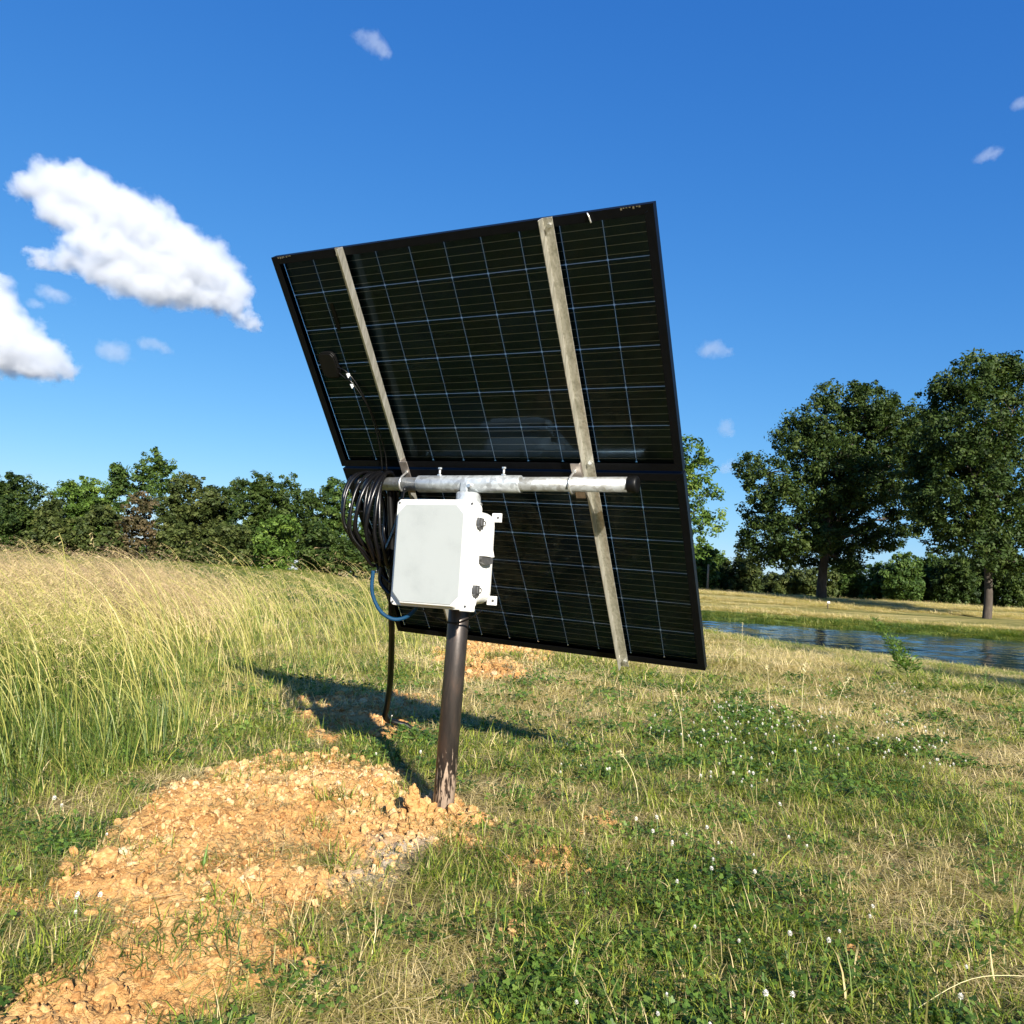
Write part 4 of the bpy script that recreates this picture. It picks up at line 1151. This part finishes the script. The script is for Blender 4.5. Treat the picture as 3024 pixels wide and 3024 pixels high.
weed('tall_weed', (4.75, 9.3, T1(4.75, 9.3)), .70, (-.62, 0), 'tall feathery green weed leaning left against the pond', 4, n=320)
weed('low_weed', (2.9, 12.0, T1(2.9, 12)), .28, (-.1, 0), 'low green weed at the pond edge beside the panel corner', 5, n=70)
weed('low_weed', (4.9, 9.0, T1(4.9, 9)), .26, (.2, 0), 'bushy low weed to the right of the tall leaning weed', 6, n=110)
weed('low_weed', (5.2, 8.6, T1(5.2, 8.6)), .24, (.1, 0), 'rightmost low weed on the crest above the shaded bank', 7, n=90)
weed('low_weed', (-.93, 2.66, T1(-.93, 2.66)), .07, (.1, 0), 'small broad green weed on the left of the orange soil', 9, n=40)
weed('low_weed', (2.35, 3.45, T1(2.35, 3.45)), .12, (.3, 0), 'bright green rosette weed in the right foreground grass', 12, n=60)


def stalk(x_, y_, h, lean, label, seed):
    r = random.Random(seed); zz = T1(x_, y_); root = empty('grass_stalk', (x_, y_, zz)); tag(root, label, 'grass stalk', 'single seeding grass stalks')
    P = [Vector((lean * h * t ** 2.2, 0.03 * t, h * t - abs(lean) * h * .35 * t ** 3)) for t in [i / 9 for i in range(10)]]
    MB().tube(P, [.0022 - .0012 * i / 9 for i in range(10)], 5).obj('stem', M_stalk, root)
    b = MB()
    for k in range(16):
        t = 1 - r.random() * .16; f = t * 9; i0 = min(int(f), 8); q = P[i0].lerp(P[i0 + 1], f - i0); d_ = Vector((r.gauss(0, 1) + lean, r.gauss(0, 1), r.uniform(-.3, 1))).normalized() * .014; s_ = Vector((.0018, 0, .0010)); b.add([q - s_, q + s_, q + d_ + s_, q + d_ - s_], [(0, 1, 2, 3)])
    b.obj('seed_head', M_stalk, root)


M_stalk = plain('straw_stalk', (.52, .46, .24), .5, 0, .2, 40)
for a_ in ((2.02, 6.0, .42, -.05, 'straight pale grass stalk standing left of the clover flowers', 1), (2.26, 6.0, .46, .06, 'tall pale grass stalk in the middle of three by the clover', 2), (2.48, 5.9, .40, .28, 'pale grass stalk bending right above the clover flowers', 3),
           (2.75, 9.2, .62, .02, 'tallest thin grass stalk standing against the pond water', 4), (2.5, 9.0, .42, .5, 'arched grass stalk with bowed head in front of the pond', 5), (3.6, 5.3, .30, .2, 'short pale grass stalk right of the clover flowers', 6),
           (1.06, 4.6, .40, -.15, 'thin grass stalk below the right corner of the lower panel', 7), (1.75, 10.4, .55, -.06, 'thin grass stalk beside the right edge of the lower panel', 8), (.63, 3.55, .26, -.35, 'slim grass stalk leaning left over the clover', 9)):
    stalk(*a_)


# ------------------------------------------------------------------ trees
def leaf_mat(name, c0, c1, c2, trans=.3):
    return mat_plant(name, [(0, c0), (.5, c1), (1, c2)], .6, trans * .8, spec=.2, tsc=1.0)


ML_dark = leaf_mat('oak_leaves', (.013, .028, .006), (.032, .056, .010), (.064, .088, .018))
ML_mid = leaf_mat('mid_green_leaves', (.020, .043, .009), (.046, .085, .015), (.098, .14, .028))
ML_olive = leaf_mat('olive_leaves', (.024, .038, .009), (.050, .068, .016), (.092, .105, .028))
ML_light = leaf_mat('light_green_leaves', (.030, .060, .010), (.064, .115, .017), (.125, .185, .03))
ML_pale = leaf_mat('pale_green_leaves', (.036, .075, .012), (.078, .135, .022), (.14, .195, .038), .4)
ML_red = leaf_mat('dying_reddish_leaves', (.036, .036, .014), (.074, .058, .025), (.12, .086, .044))


def crown_arrays(lobes, density, size, seed, clump=.55, squash=.8):
    """leaf quads gathered in small clumps spread through ellipsoidal lobes"""
    r = np.random.default_rng(seed); C_, Rr = [], []
    for (lx, ly, lz, rx_, ry_, rz_) in lobes:
        area = (rx_ * ry_ * rz_) ** (2 / 3); k = max(6, int(area * density))
        d_ = r.normal(0, 1, (k, 3)); d_ /= np.linalg.norm(d_, axis=1)[:, None]; rad = r.uniform(.35, 1.0, k) ** .45 * (1 + r.normal(0, .13, k))
        C_.append(np.array([lx, ly, lz]) + d_ * rad[:, None] * np.array([rx_, ry_, rz_]))
    C_ = np.concatenate(C_); m_ = len(C_); cdir = r.normal(0, .6, (m_, 3)) + np.array([0, 0, .4]); cr_ = clump * r.uniform(.55, 1.35, m_); ct_ = np.clip(r.normal(.45, .24, m_), 0, 1)
    per = 34; L = m_ * per; ci = np.repeat(np.arange(m_), per)
    d_ = r.normal(0, 1, (L, 3)); d_ /= np.linalg.norm(d_, axis=1)[:, None]
    P = C_[ci] + d_ * (cr_[ci] * r.uniform(.1, 1, L) ** .5)[:, None] * np.array([1, 1, squash])
    nrm = d_ * 1.1 + cdir[ci] * .9 + r.normal(0, .42, (L, 3)) + np.array([0, 0, .3]); nrm /= np.linalg.norm(nrm, axis=1)[:, None]
    tmp = r.normal(0, 1, (L, 3)); u = np.cross(nrm, tmp); u /= np.linalg.norm(u, axis=1)[:, None]; v = np.cross(nrm, u)
    s = size * r.uniform(.6, 1.3, L); u *= (s * .55)[:, None]; v *= s[:, None]
    Vv = np.stack([P - v, P + u, P + v, P - u], 1).reshape(-1, 3); Fv = np.arange(L * 4).reshape(-1, 4)
    tn = np.clip(ct_[ci] + r.normal(0, .13, L), 0, 1); return Vv, Fv, np.repeat(tn, 4), C_


def tree(name, base, trunk_h, trunk_r, lobes, label, mat, density=9, size=.13, seed=0, cat='tree', group=None, clump=.55, lean=(0, 0), bark=None, limbs=True, skirt=False):
    root = empty(name, base); tag(root, label, cat, group)
    if skirt:
        rs = random.Random(seed + 5); ww = max(abs(l[0]) + l[3] for l in lobes) * .85; mz = sorted(l[2] for l in lobes)[len(lobes) // 3]
        lobes = lobes + [(rs.uniform(-.8, .8) * ww, rs.uniform(-1.2, 1.2), rs.uniform(.12, .85) * max(mz, 1.2), ww * rs.uniform(.28, .45), ww * .35, max(mz, 1.4) * rs.uniform(.3, .5)) for _ in range(10)]
    Vv, Fv, T, C_ = crown_arrays(lobes, density, size, seed, clump)
    link('crown', mesh_from('crown', Vv, Fv, [mat], False, tint=T), root)
    r = random.Random(seed); b = MB()
    top = Vector((lean[0], lean[1], trunk_h))
    tp = [Vector((0, 0, -.4)), Vector((0, 0, 0)), top * .35 + Vector((.06 * trunk_h * r.uniform(-.4, .4), 0, 0)), top]
    b.tube(curve(tp, 4), [trunk_r * (1.5 if i < 3 else 1.12 - .035 * i) for i in range(13)], 12, False)
    b.obj('trunk', bark or M_bark, root)
    if limbs:
        lb = MB()
        for (lx, ly, lz, a1, a2, a3) in lobes:
            s0 = top * r.uniform(.75, 1.0); e = Vector((lx, ly, lz + a3 * .3)); mid = s0.lerp(e, .5) + Vector((0, 0, .12 * (e - s0).length)) * (1 if lz > trunk_h else -.3)
            pts = curve([s0, mid, e], 5); r0 = trunk_r * .42 * min(1, .5 + a1 / 6); lb.tube(pts, [r0 * (1 - .085 * i) for i in range(len(pts))], 7, False)
            for j in range(5):
                d_ = Vector((r.gauss(0, 1), r.gauss(0, 1), r.uniform(-.2, 1))).normalized(); q = pts[r.randint(4, len(pts) - 1)]; e2 = q + Vector((d_.x * a1, d_.y * a2, d_.z * a3)) * .8
                lb.tube([q, q.lerp(e2, .5) + Vector((0, 0, .15)), e2], [r0 * .4, r0 * .25, r0 * .08], 5, False)
        lb.obj('limb', bark or M_bark, root)
    return root


# helper: a point of the photograph (1932-pixel scale) seen at a given distance along the view
def at(px, py, dist):
    d_ = RC @ np.array([(px * 1.56522 - 1512) / 2323.5, 1, -(py * 1.56522 - 1512) / 2323.5]); d_ = d_ / d_[1] * dist
    return Vector((d_[0], d_[1], d_[2] + EYE))


def lobes_at(base, dist, L, seed):
    """L: (px, py, rpx, rpy) lobes as seen; depth is spread by the seed"""
    r = random.Random(seed); k = 1.56522 / 2323.5 * dist; out = []
    for q in L:
        px, py, rxp, ryp = q[:4]; dep = q[4] if len(q) > 4 else r.uniform(-.5, .5) * 3
        p = at(px, py, dist + dep) - base; out.append((p.x, p.y, p.z, rxp * k * 1.06, (rxp + ryp) / 2 * k * 1.08, ryp * k * 1.06))
    return out


# three large trees on the far side of the pond
D1 = 85
b1 = at(1550, 1112, D1); b1.z = T1(b1.x, b1.y)
L1 = [(1448, 905, 48, 38, -2), (1435, 968, 38, 30, 1), (1440, 1010, 40, 32, -1), (1500, 1010, 50, 38, -4), (1490, 950, 52, 45, -3), (1540, 860, 55, 60, -1), (1500, 830, 42, 42, 2), (1548, 795, 44, 46, 0), (1575, 900, 60, 60, -3),
      (1520, 1040, 50, 26, 3), (1580, 970, 60, 45, 1), (1610, 820, 45, 60, 1), (1640, 770, 52, 48, -1), (1655, 840, 60, 60, 2), (1690, 800, 42, 48, 0), (1700, 880, 60, 50, 3), (1640, 910, 65, 50, -2), (1620, 1010, 52, 30, 0), (1665, 1020, 36, 24, -1), (1700, 940, 50, 34, 1), (1590, 1050, 40, 20, 2), (1420, 1040, 30, 24, 0), (1550, 1015, 40, 26, -4), (1470, 1050, 36, 22, -2), (1735, 850, 36, 40, 1), (1735, 800, 30, 34, 1), (1560, 740, 24, 20, 0), (1615, 742, 26, 20, 0), (1415, 880, 26, 26, 0), (1710, 985, 40, 26, 0), (1600, 1065, 30, 14, -2)]
tree('large_tree', b1, 6.0, .58, lobes_at(b1, D1, L1, 1), 'broad dark tree with a forked trunk on the mown field', ML_dark, 15, .18, 1, lean=(.4, 0), clump=.72)
D2 = 68
b2 = at(1862, 1136, D2); b2.z = T1(b2.x, b2.y)
L2 = [(1790, 760, 40, 45, 1), (1830, 720, 48, 42, -1), (1880, 715, 48, 40, 1), (1930, 720, 50, 45, 0), (1800, 830, 52, 50, -2), (1860, 800, 60, 60, -3), (1925, 810, 58, 60, 1), (1770, 890, 48, 42, 1), (1830, 900, 65, 55, -3), (1900, 900, 62, 55, -2), (1765, 950, 42, 34, 0), (1820, 975, 58, 38, -2),
      (1890, 985, 60, 42, -2), (1950, 960, 60, 60, 1), (1800, 1005, 40, 22, 0), (1925, 1040, 60, 38, -1), (1870, 1045, 40, 25, 2), (1840, 860, 60, 60, 3), (1745, 905, 34, 34, 2), (1748, 850, 34, 44, 1), (1735, 940, 34, 34, 1), (1750, 985, 30, 22, 0), (1765, 800, 30, 36, 1), (1775, 735, 22, 26, 0), (1850, 685, 30, 20, 0), (1905, 680, 26, 18, 0), (1780, 1025, 34, 16, 0), (1860, 1030, 50, 28, -3), (1910, 1070, 40, 22, -2)]
tree('large_tree', b2, 6.5, .38, lobes_at(b2, D2, L2, 2), 'tall dense dark tree at the right edge beyond the pond', ML_dark, 17, .16, 2, clump=.62)
D3 = 55
b3 = at(1258, 1125, D3); b3.z = T1(b3.x, b3.y)
L3 = [(1300, 850, 26, 30), (1322, 885, 28, 28), (1335, 935, 26, 22), (1300, 930, 34, 34), (1345, 985, 26, 20), (1310, 990, 34, 30), (1320, 1030, 24, 18), (1270, 900, 45, 50), (1250, 980, 45, 45), (1230, 900, 40, 50), (1275, 1040, 30, 25)]
tree('pale_tree', b3, 4.5, .2, lobes_at(b3, D3, L3, 3), 'pale green airy tree half hidden behind the right edge of the panels', ML_pale, 13, .14, 3, clump=.5)

b4 = Vector((15.2, -4.4, T1(15.2, -4.4)))
tree('bank_tree', b4, 5.0, .25, [(0, 0, 8.2, 3.8, 3.4, 3.0), (-2.0, .8, 6.8, 2.2, 2, 1.8), (2.2, -.6, 7.2, 2.4, 2, 1.8)], 'tree standing out of view whose shadow darkens the near pond bank', ML_mid, 14, .16, 44)

# bushes and small trees along the far side of the mown field
bgr = [(1322, 1062, 30, 45, ML_mid, 'leftmost bush beyond the field, beside the wooden post'), (1352, 1070, 32, 42, ML_mid, 'round bush with a taller tuft left of the broad dark tree'), (1398, 1080, 36, 32, ML_olive, 'rounded bush just left of the broad dark tree'),
       (1445, 1098, 26, 18, ML_olive, 'low olive bush at the left foot of the broad dark tree'), (1495, 1088, 36, 26, ML_olive, 'olive bush left of the trunk of the broad dark tree'), (1610, 1084, 44, 32, ML_mid, 'wide bush right of the trunk of the broad dark tree'), (1665, 1088, 34, 30, ML_mid, 'bush under the gap between the two dark trees, left one'),
       (1700, 1078, 36, 38, ML_mid, 'taller bush under the gap between the two dark trees'), (1755, 1078, 34, 36, ML_mid, 'bush left of the right edge tree'), (1798, 1068, 40, 48, ML_dark, 'dark small tree left of the trunk of the right edge tree'), (1850, 1085, 40, 36, ML_dark, 'dark bush behind the trunk of the right edge tree'),
       (1905, 1078, 40, 44, ML_dark, 'dark bush at the right edge of the picture beyond the field'), (1545, 1090, 34, 28, ML_olive, 'bush directly behind the forked trunk'), (1265, 1075, 34, 40, ML_mid, 'bush hidden mostly behind the right edge of the panels')]
for k, (px, py, rxp, ryp, mt_, lab) in enumerate(bgr):
    D = 118 + (k * 7) % 12; bb = at(px, py + ryp, D); bb.z = T1(bb.x, bb.y) - .1
    rq = random.Random(k + 50); L = [(px + rq.uniform(-.55, .55) * rxp, py + rq.uniform(-.45, .75) * ryp, rxp * rq.uniform(.40, .62), ryp * rq.uniform(.40, .6)) for _ in range(7)] + [(px, py, rxp * .7, ryp * .8), (px, py + ryp * .7, rxp, ryp * .4)]
    tree('bush_tree', bb, 1.6, .12, lobes_at(bb, D, L, k), lab, mt_, 9, .22, 200 + k, 'tree', 'trees and bushes beyond the mown field', .6, limbs=False, skirt=True)

# wood on the left beyond the tall grass
lw = [(38, 945, 62, 68, ML_dark, 'dark rounded tree at the left edge of the wood', 0), (152, 945, 60, 66, ML_light, 'light green topped tree second from the left edge of the wood', 1), (228, 900, 24, 30, ML_mid, 'slim tree top just left of the tallest crown', 1),
      (286, 905, 46, 50, ML_mid, 'tallest airy tree rising above the left wood', 1), (262, 965, 40, 48, ML_red, 'reddish half dead tree in the middle of the left wood', -1), (360, 945, 66, 62, ML_olive, 'broad olive green tree right of the reddish tree', 0),
      (425, 955, 50, 60, ML_dark, 'dark tree between the olive tree and the pointed tree', 1), (505, 945, 58, 66, ML_dark, 'dense pointed dark tree near the right end of the wood', 0), (572, 965, 48, 58, ML_dark, 'sloping dark tree at the right end of the wood', 0),
      (640, 960, 42, 66, ML_mid, 'tree seen between the wood and the cable coil', 1), (700, 980, 40, 50, ML_mid, 'tree hidden behind the cable coil', 2), (95, 985, 50, 55, ML_olive, 'olive bushy tree in front of the dark left edge tree', -1), (190, 990, 48, 50, ML_olive, 'bushy small tree with bare grey trunk in the left wood', -1),
      (520, 1010, 46, 45, ML_light, 'bright green bushy tree low in front of the pointed tree', -2), (325, 1010, 50, 44, ML_olive, 'low bushy tree in front of the reddish tree', -1), (430, 1020, 52, 40, ML_olive, 'low dark green bush in front of the olive tree', -1), (600, 1030, 44, 40, ML_dark, 'low dark bush at the right foot of the wood', -1), (0, 1000, 50, 50, ML_dark, 'dark bush cut by the left edge of the picture', -1),
      (-60, 950, 60, 60, ML_dark, 'dark tree just outside the left edge', 0), (668, 1040, 36, 34, ML_dark, 'low dark bush behind the cable coil', -1)]
for k, (px, py, rxp, ryp, mt_, lab, dd) in enumerate(lw):
    D = 96 + dd * 5 + (k * 3) % 4; bb = at(px, py + ryp, D); gzv = T1(bb.x, bb.y); bb.z = gzv
    rq = random.Random(k + 9); L = []
    for _ in range(9): L.append((px + rq.uniform(-.62, .62) * rxp, py + rq.uniform(-.62, .8) * ryp, rxp * rq.uniform(.26, .46), ryp * rq.uniform(.24, .42), rq.uniform(-2.5, 1)))
    if lab.startswith('tallest'): L = [(px - 16, py - 18, 16, 22), (px + 4, py - 36, 20, 22), (px + 26, py - 26, 18, 20), (px + 2, py - 4, 30, 22), (px - 30, py + 8, 18, 16), (px + 30, py + 8, 20, 18), (px, py + 35, 38, 26)]
    else: L += [(px, py, rxp * .62, ryp * .72, 0), (px, py + ryp * .75, rxp * .9, ryp * .5, 0)]
    dens = 12 if not lab.startswith('reddish') else 6
    tree('woodland_tree', bb, max(2.0, (py + ryp - py) * .05), .16, lobes_at(bb, D, L, k), lab, mt_, dens, .19, 300 + k, 'tree', 'trees of the wood on the left', .52, limbs=False, skirt=not lab.startswith('tallest'))


p_ = at(1562, 1143, 70); p_.z = T1(p_.x, p_.y); root = empty('field_stake', p_); tag(root, 'short wooden stake with a pale top standing in the mown field', 'stake')
MB().tube([(0, 0, -.2), (0, 0, .52)], .05, 8).obj('stake_shaft', M_bark, root); MB().box(-.06, .16, -.05, .05, .50, .66).obj('stake_top', M_clip, root, .01)
p_ = at(1335, 1108, 100); p_.z = T1(p_.x, p_.y); root = empty('wooden_post', p_); tag(root, 'thin brown wooden post between the panels and the far bushes', 'post')
MB().tube([(0, 0, -.3), (0, 0, 3.4)], [.14, .11], 8).obj('post_shaft', plain('weathered_post', (.30, .20, .12), .8, 0, .2, 9), root)
for (a0, b0, a1, b1, hh, lab) in ((.93, 1.84, 1.36, 1.99, .05, 'long pale straw lying across the grass in the bottom right corner'), (-.05, 2.92, .10, 2.55, .05, 'long straw lying below the pole foot on the grass')):
    P = curve([(a0, b0, T1(a0, b0) + hh * .4), ((a0 + a1) / 2, (b0 + b1) / 2 + .02, T1((a0 + a1) / 2, (b0 + b1) / 2) + hh * 1.3), (a1, b1, T1(a1, b1) + hh)], 6)
    tag(MB().tube(P, .0008, 5).obj('lying_straw', M_stalk), lab, 'straw')

# undergrowth and the darker depth of the woods, too far off to count
for nm, lab, xa, xb, yy0, hgt, nn, sd_, mt_ in (('wood_undergrowth', 'dark depth of the wood behind the tall grass', -78, 12, 112, 2.6, 60, 3, ML_dark), ('far_hedge', 'low hedge line far beyond the mown field', 14, 105, 138, 1.5, 56, 4, ML_olive)):
    rq = random.Random(sd_); L = []
    for k in range(nn):
        x_ = xa + (xb - xa) * (k + rq.random()) / nn; y_ = yy0 + rq.uniform(-3, 3) - .12 * (x_ if nm == 'far_hedge' else 0); L.append((x_, y_, T1(x_, y_) + hgt * rq.uniform(.5, 1.0), rq.uniform(1.4, 2.4), 1.6, hgt * rq.uniform(.7, 1.1)))
    Vv, Fv, T, C_ = crown_arrays(L, 8, .24, sd_, .6)
    tag(link(nm, mesh_from(nm, Vv, Fv, [mt_], False, tint=T)), lab, 'undergrowth', kind='stuff')

x, y, r = view_pts(40000, 38, 85, .8, .80, 61); sd_ = shore_d(x, y); ok = (sd_ > -.25) & (sd_ < 6.5) & (x > -12) & (r.uniform(0, 1, len(x)) < np.where(sd_ < 1, .9, .35))
x, y = x[ok], y[ok]; n = len(x)
o = scatter('shore_grass', np.stack([x, y, terrain(x, y)], 1), np.stack([r.normal(0, .1, n), r.normal(0, .1, n), r.uniform(0, 6.28, n)], 1), np.stack([r.uniform(2, 4, n), r.uniform(2, 4, n), r.uniform(.5, 1.3, n)], 1), r.integers(0, 4, n), VB, (fbm(x * .3, y * .8, 91) - .5) * .7 + r.normal(.0, .12, n))
tag(o, 'uneven green grass along the far shore of the pond', 'grass', kind='stuff')

# ------------------------------------------------------------------ clouds: real volumes far away
def cloud(label, lobes, dens=.055, edge=.55, seed=0, dist=1500.0, nscale=1.0, step=.35, group=None, grow=1.12, core=.45):
    """lobes: (px, py, rpx, rpy) as seen; soft lumps joined and eaten at the rim by noise"""
    k = 1.56522 / 2323.5 * dist; rq = random.Random(seed)
    cen = at(sum(l[0] for l in lobes) / len(lobes), sum(l[1] for l in lobes) / len(lobes), dist)
    Lw = []
    for l in lobes:
        p = at(l[0], l[1], dist + rq.uniform(-.25, .25) * l[2] * k) - cen; Lw.append((p, l[2] * k * grow, (l[3] if len(l) > 3 else l[2]) * k * grow))
    lo = [min(p[i] - (r1 if i < 2 else r2) * 1.35 for p, r1, r2 in Lw) for i in range(3)]; hi = [max(p[i] + (r1 if i < 2 else r2) * 1.35 for p, r1, r2 in Lw) for i in range(3)]
    mt = bpy.data.materials.new('cloud_vapour'); mt.use_nodes = True; t = mt.node_tree; t.nodes.clear()
    out = N(t, 'ShaderNodeOutputMaterial'); pv = N(t, 'ShaderNodeVolumePrincipled'); t.links.new(pv.outputs[0], out.inputs['Volume'])
    pv.inputs['Color'].default_value = (.86, .88, .91, 1); pv.inputs['Anisotropy'].default_value = .2
    tc = N(t, 'ShaderNodeTexCoord'); r0 = sum(l[1] for l in Lw) / len(Lw)
    # domain warp
    n1 = N(t, 'ShaderNodeTexNoise'); n1.inputs['Scale'].default_value = nscale * .9 / r0; n1.inputs['Detail'].default_value = 8; n1.inputs['Roughness'].default_value = .66
    t.links.new(tc.outputs['Object'], n1.inputs['Vector'])
    sb = N(t, 'ShaderNodeVectorMath', operation='SUBTRACT'); sb.inputs[1].default_value = (.5, .5, .5); t.links.new(n1.outputs['Color'], sb.inputs[0])
    mu = N(t, 'ShaderNodeVectorMath', operation='SCALE'); mu.inputs['Scale'].default_value = r0 * edge * 2.2; t.links.new(sb.outputs[0], mu.inputs[0])
    ad = N(t, 'ShaderNodeVectorMath', operation='ADD'); t.links.new(tc.outputs['Object'], ad.inputs[0]); t.links.new(mu.outputs[0], ad.inputs[1])
    acc = None
    for p, r1, r2 in Lw:
        s1 = N(t, 'ShaderNodeVectorMath', operation='SUBTRACT'); s1.inputs[1].default_value = p; t.links.new(ad.outputs[0], s1.inputs[0])
        s2 = N(t, 'ShaderNodeVectorMath', operation='DIVIDE'); s2.inputs[1].default_value = (r1, r1, r2); t.links.new(s1.outputs[0], s2.inputs[0])
        ln = N(t, 'ShaderNodeVectorMath', operation='LENGTH'); t.links.new(s2.outputs[0], ln.inputs[0])
        if acc is None: acc = ln.outputs['Value']
        else:
            mn = N(t, 'ShaderNodeMath', operation='SMOOTH_MIN'); mn.inputs[2].default_value = .25; t.links.new(acc, mn.inputs[0]); t.links.new(ln.outputs['Value'], mn.inputs[1]); acc = mn.outputs[0]
    mr = N(t, 'ShaderNodeMapRange'); mr.inputs[1].default_value = 1.12; mr.inputs[2].default_value = core; mr.inputs[3].default_value = 0; mr.inputs[4].default_value = dens; t.links.new(acc, mr.inputs[0])
    t.links.new(mr.outputs[0], pv.inputs['Density'])
    mt.cycles.volume_step_rate = step
    o = MB().box(lo[0], hi[0], lo[1], hi[1], lo[2], hi[2]).obj('cloud', mt); o.location = cen
    return tag(o, label, 'cloud', group)


cloud('largest white cumulus cloud, on the left of the sky', [(215, 470, 44, 36), (280, 495, 50, 40), (340, 520, 48, 40), (165, 462, 36, 24), (60, 352, 30, 26), (100, 350, 42), (140, 352, 42), (185, 378, 44), (235, 408, 46), (285, 432, 46), (335, 468, 46), (385, 500, 46), (425, 530, 38), (445, 555, 28), (110, 400, 38, 26), (165, 425, 38),
       (80, 492, 26, 14), (130, 490, 30, 22), (185, 508, 34, 26), (235, 528, 40, 28), (290, 548, 42, 26), (345, 552, 40, 26), (400, 562, 36, 20), (440, 580, 26, 16), (462, 600, 20, 10), (482, 614, 14, 7)], dens=.055, seed=1, nscale=1.5, edge=.85, core=.58, step=.25)
cloud('white cumulus cloud cut by the left edge of the picture', [(-40, 570, 55), (-5, 610, 46), (40, 650, 42), (85, 675, 36), (122, 695, 24, 16), (10, 680, 40, 26), (70, 700, 40, 12), (-60, 640, 60)], dens=.055, seed=2, nscale=1.5, edge=.85, core=.58, step=.25)
for q, (lab, L) in enumerate((
        ('small ragged white cloud below the largest cloud', [(200, 660, 16, 12), (222, 666, 18, 14), (228, 655, 14, 10)]),
        ('thin wispy cloud just right of the small ragged one', [(275, 648, 14, 7), (295, 650, 16, 8), (314, 660, 10, 6)]),
        ('faint cloudlet between the two big clouds', [(88, 550, 16, 7), (110, 558, 18, 8)]),
        ('faintest cloudlet left below the largest cloud', [(66, 573, 12, 6), (72, 574, 9, 5)]),
        ('small cloudlet at the left edge of the picture', [(5, 530, 15, 8), (18, 534, 11, 6)]),
        ('wispy little cloud alone near the top of the sky', [(682, 68, 14, 8), (702, 76, 18, 12), (720, 92, 15, 11), (730, 102, 9, 6)]),
        ('small round cloud right of the upper panel', [(1336, 660, 16, 10), (1352, 658, 16, 12), (1372, 664, 12, 5)]),
        ('small upright cloudlet left of the broad dark tree', [(1370, 806, 12, 13), (1376, 816, 9, 7)]),
        ('faint cloudlet low beside the pale green tree', [(1370, 884, 12, 7), (1380, 876, 8, 8)]),
        ('thin streak of cloud at the upper right', [(1852, 297, 14, 5), (1870, 290, 16, 6), (1884, 284, 9, 4)]),
        ('faint cloudlet at the right edge of the sky', [(1924, 196, 12, 8), (1932, 192, 10, 6)]))):
    cloud(lab, L, dens=.014, edge=.95, seed=20 + q, nscale=1.0, step=.5, group='small faint clouds', grow=1.35)
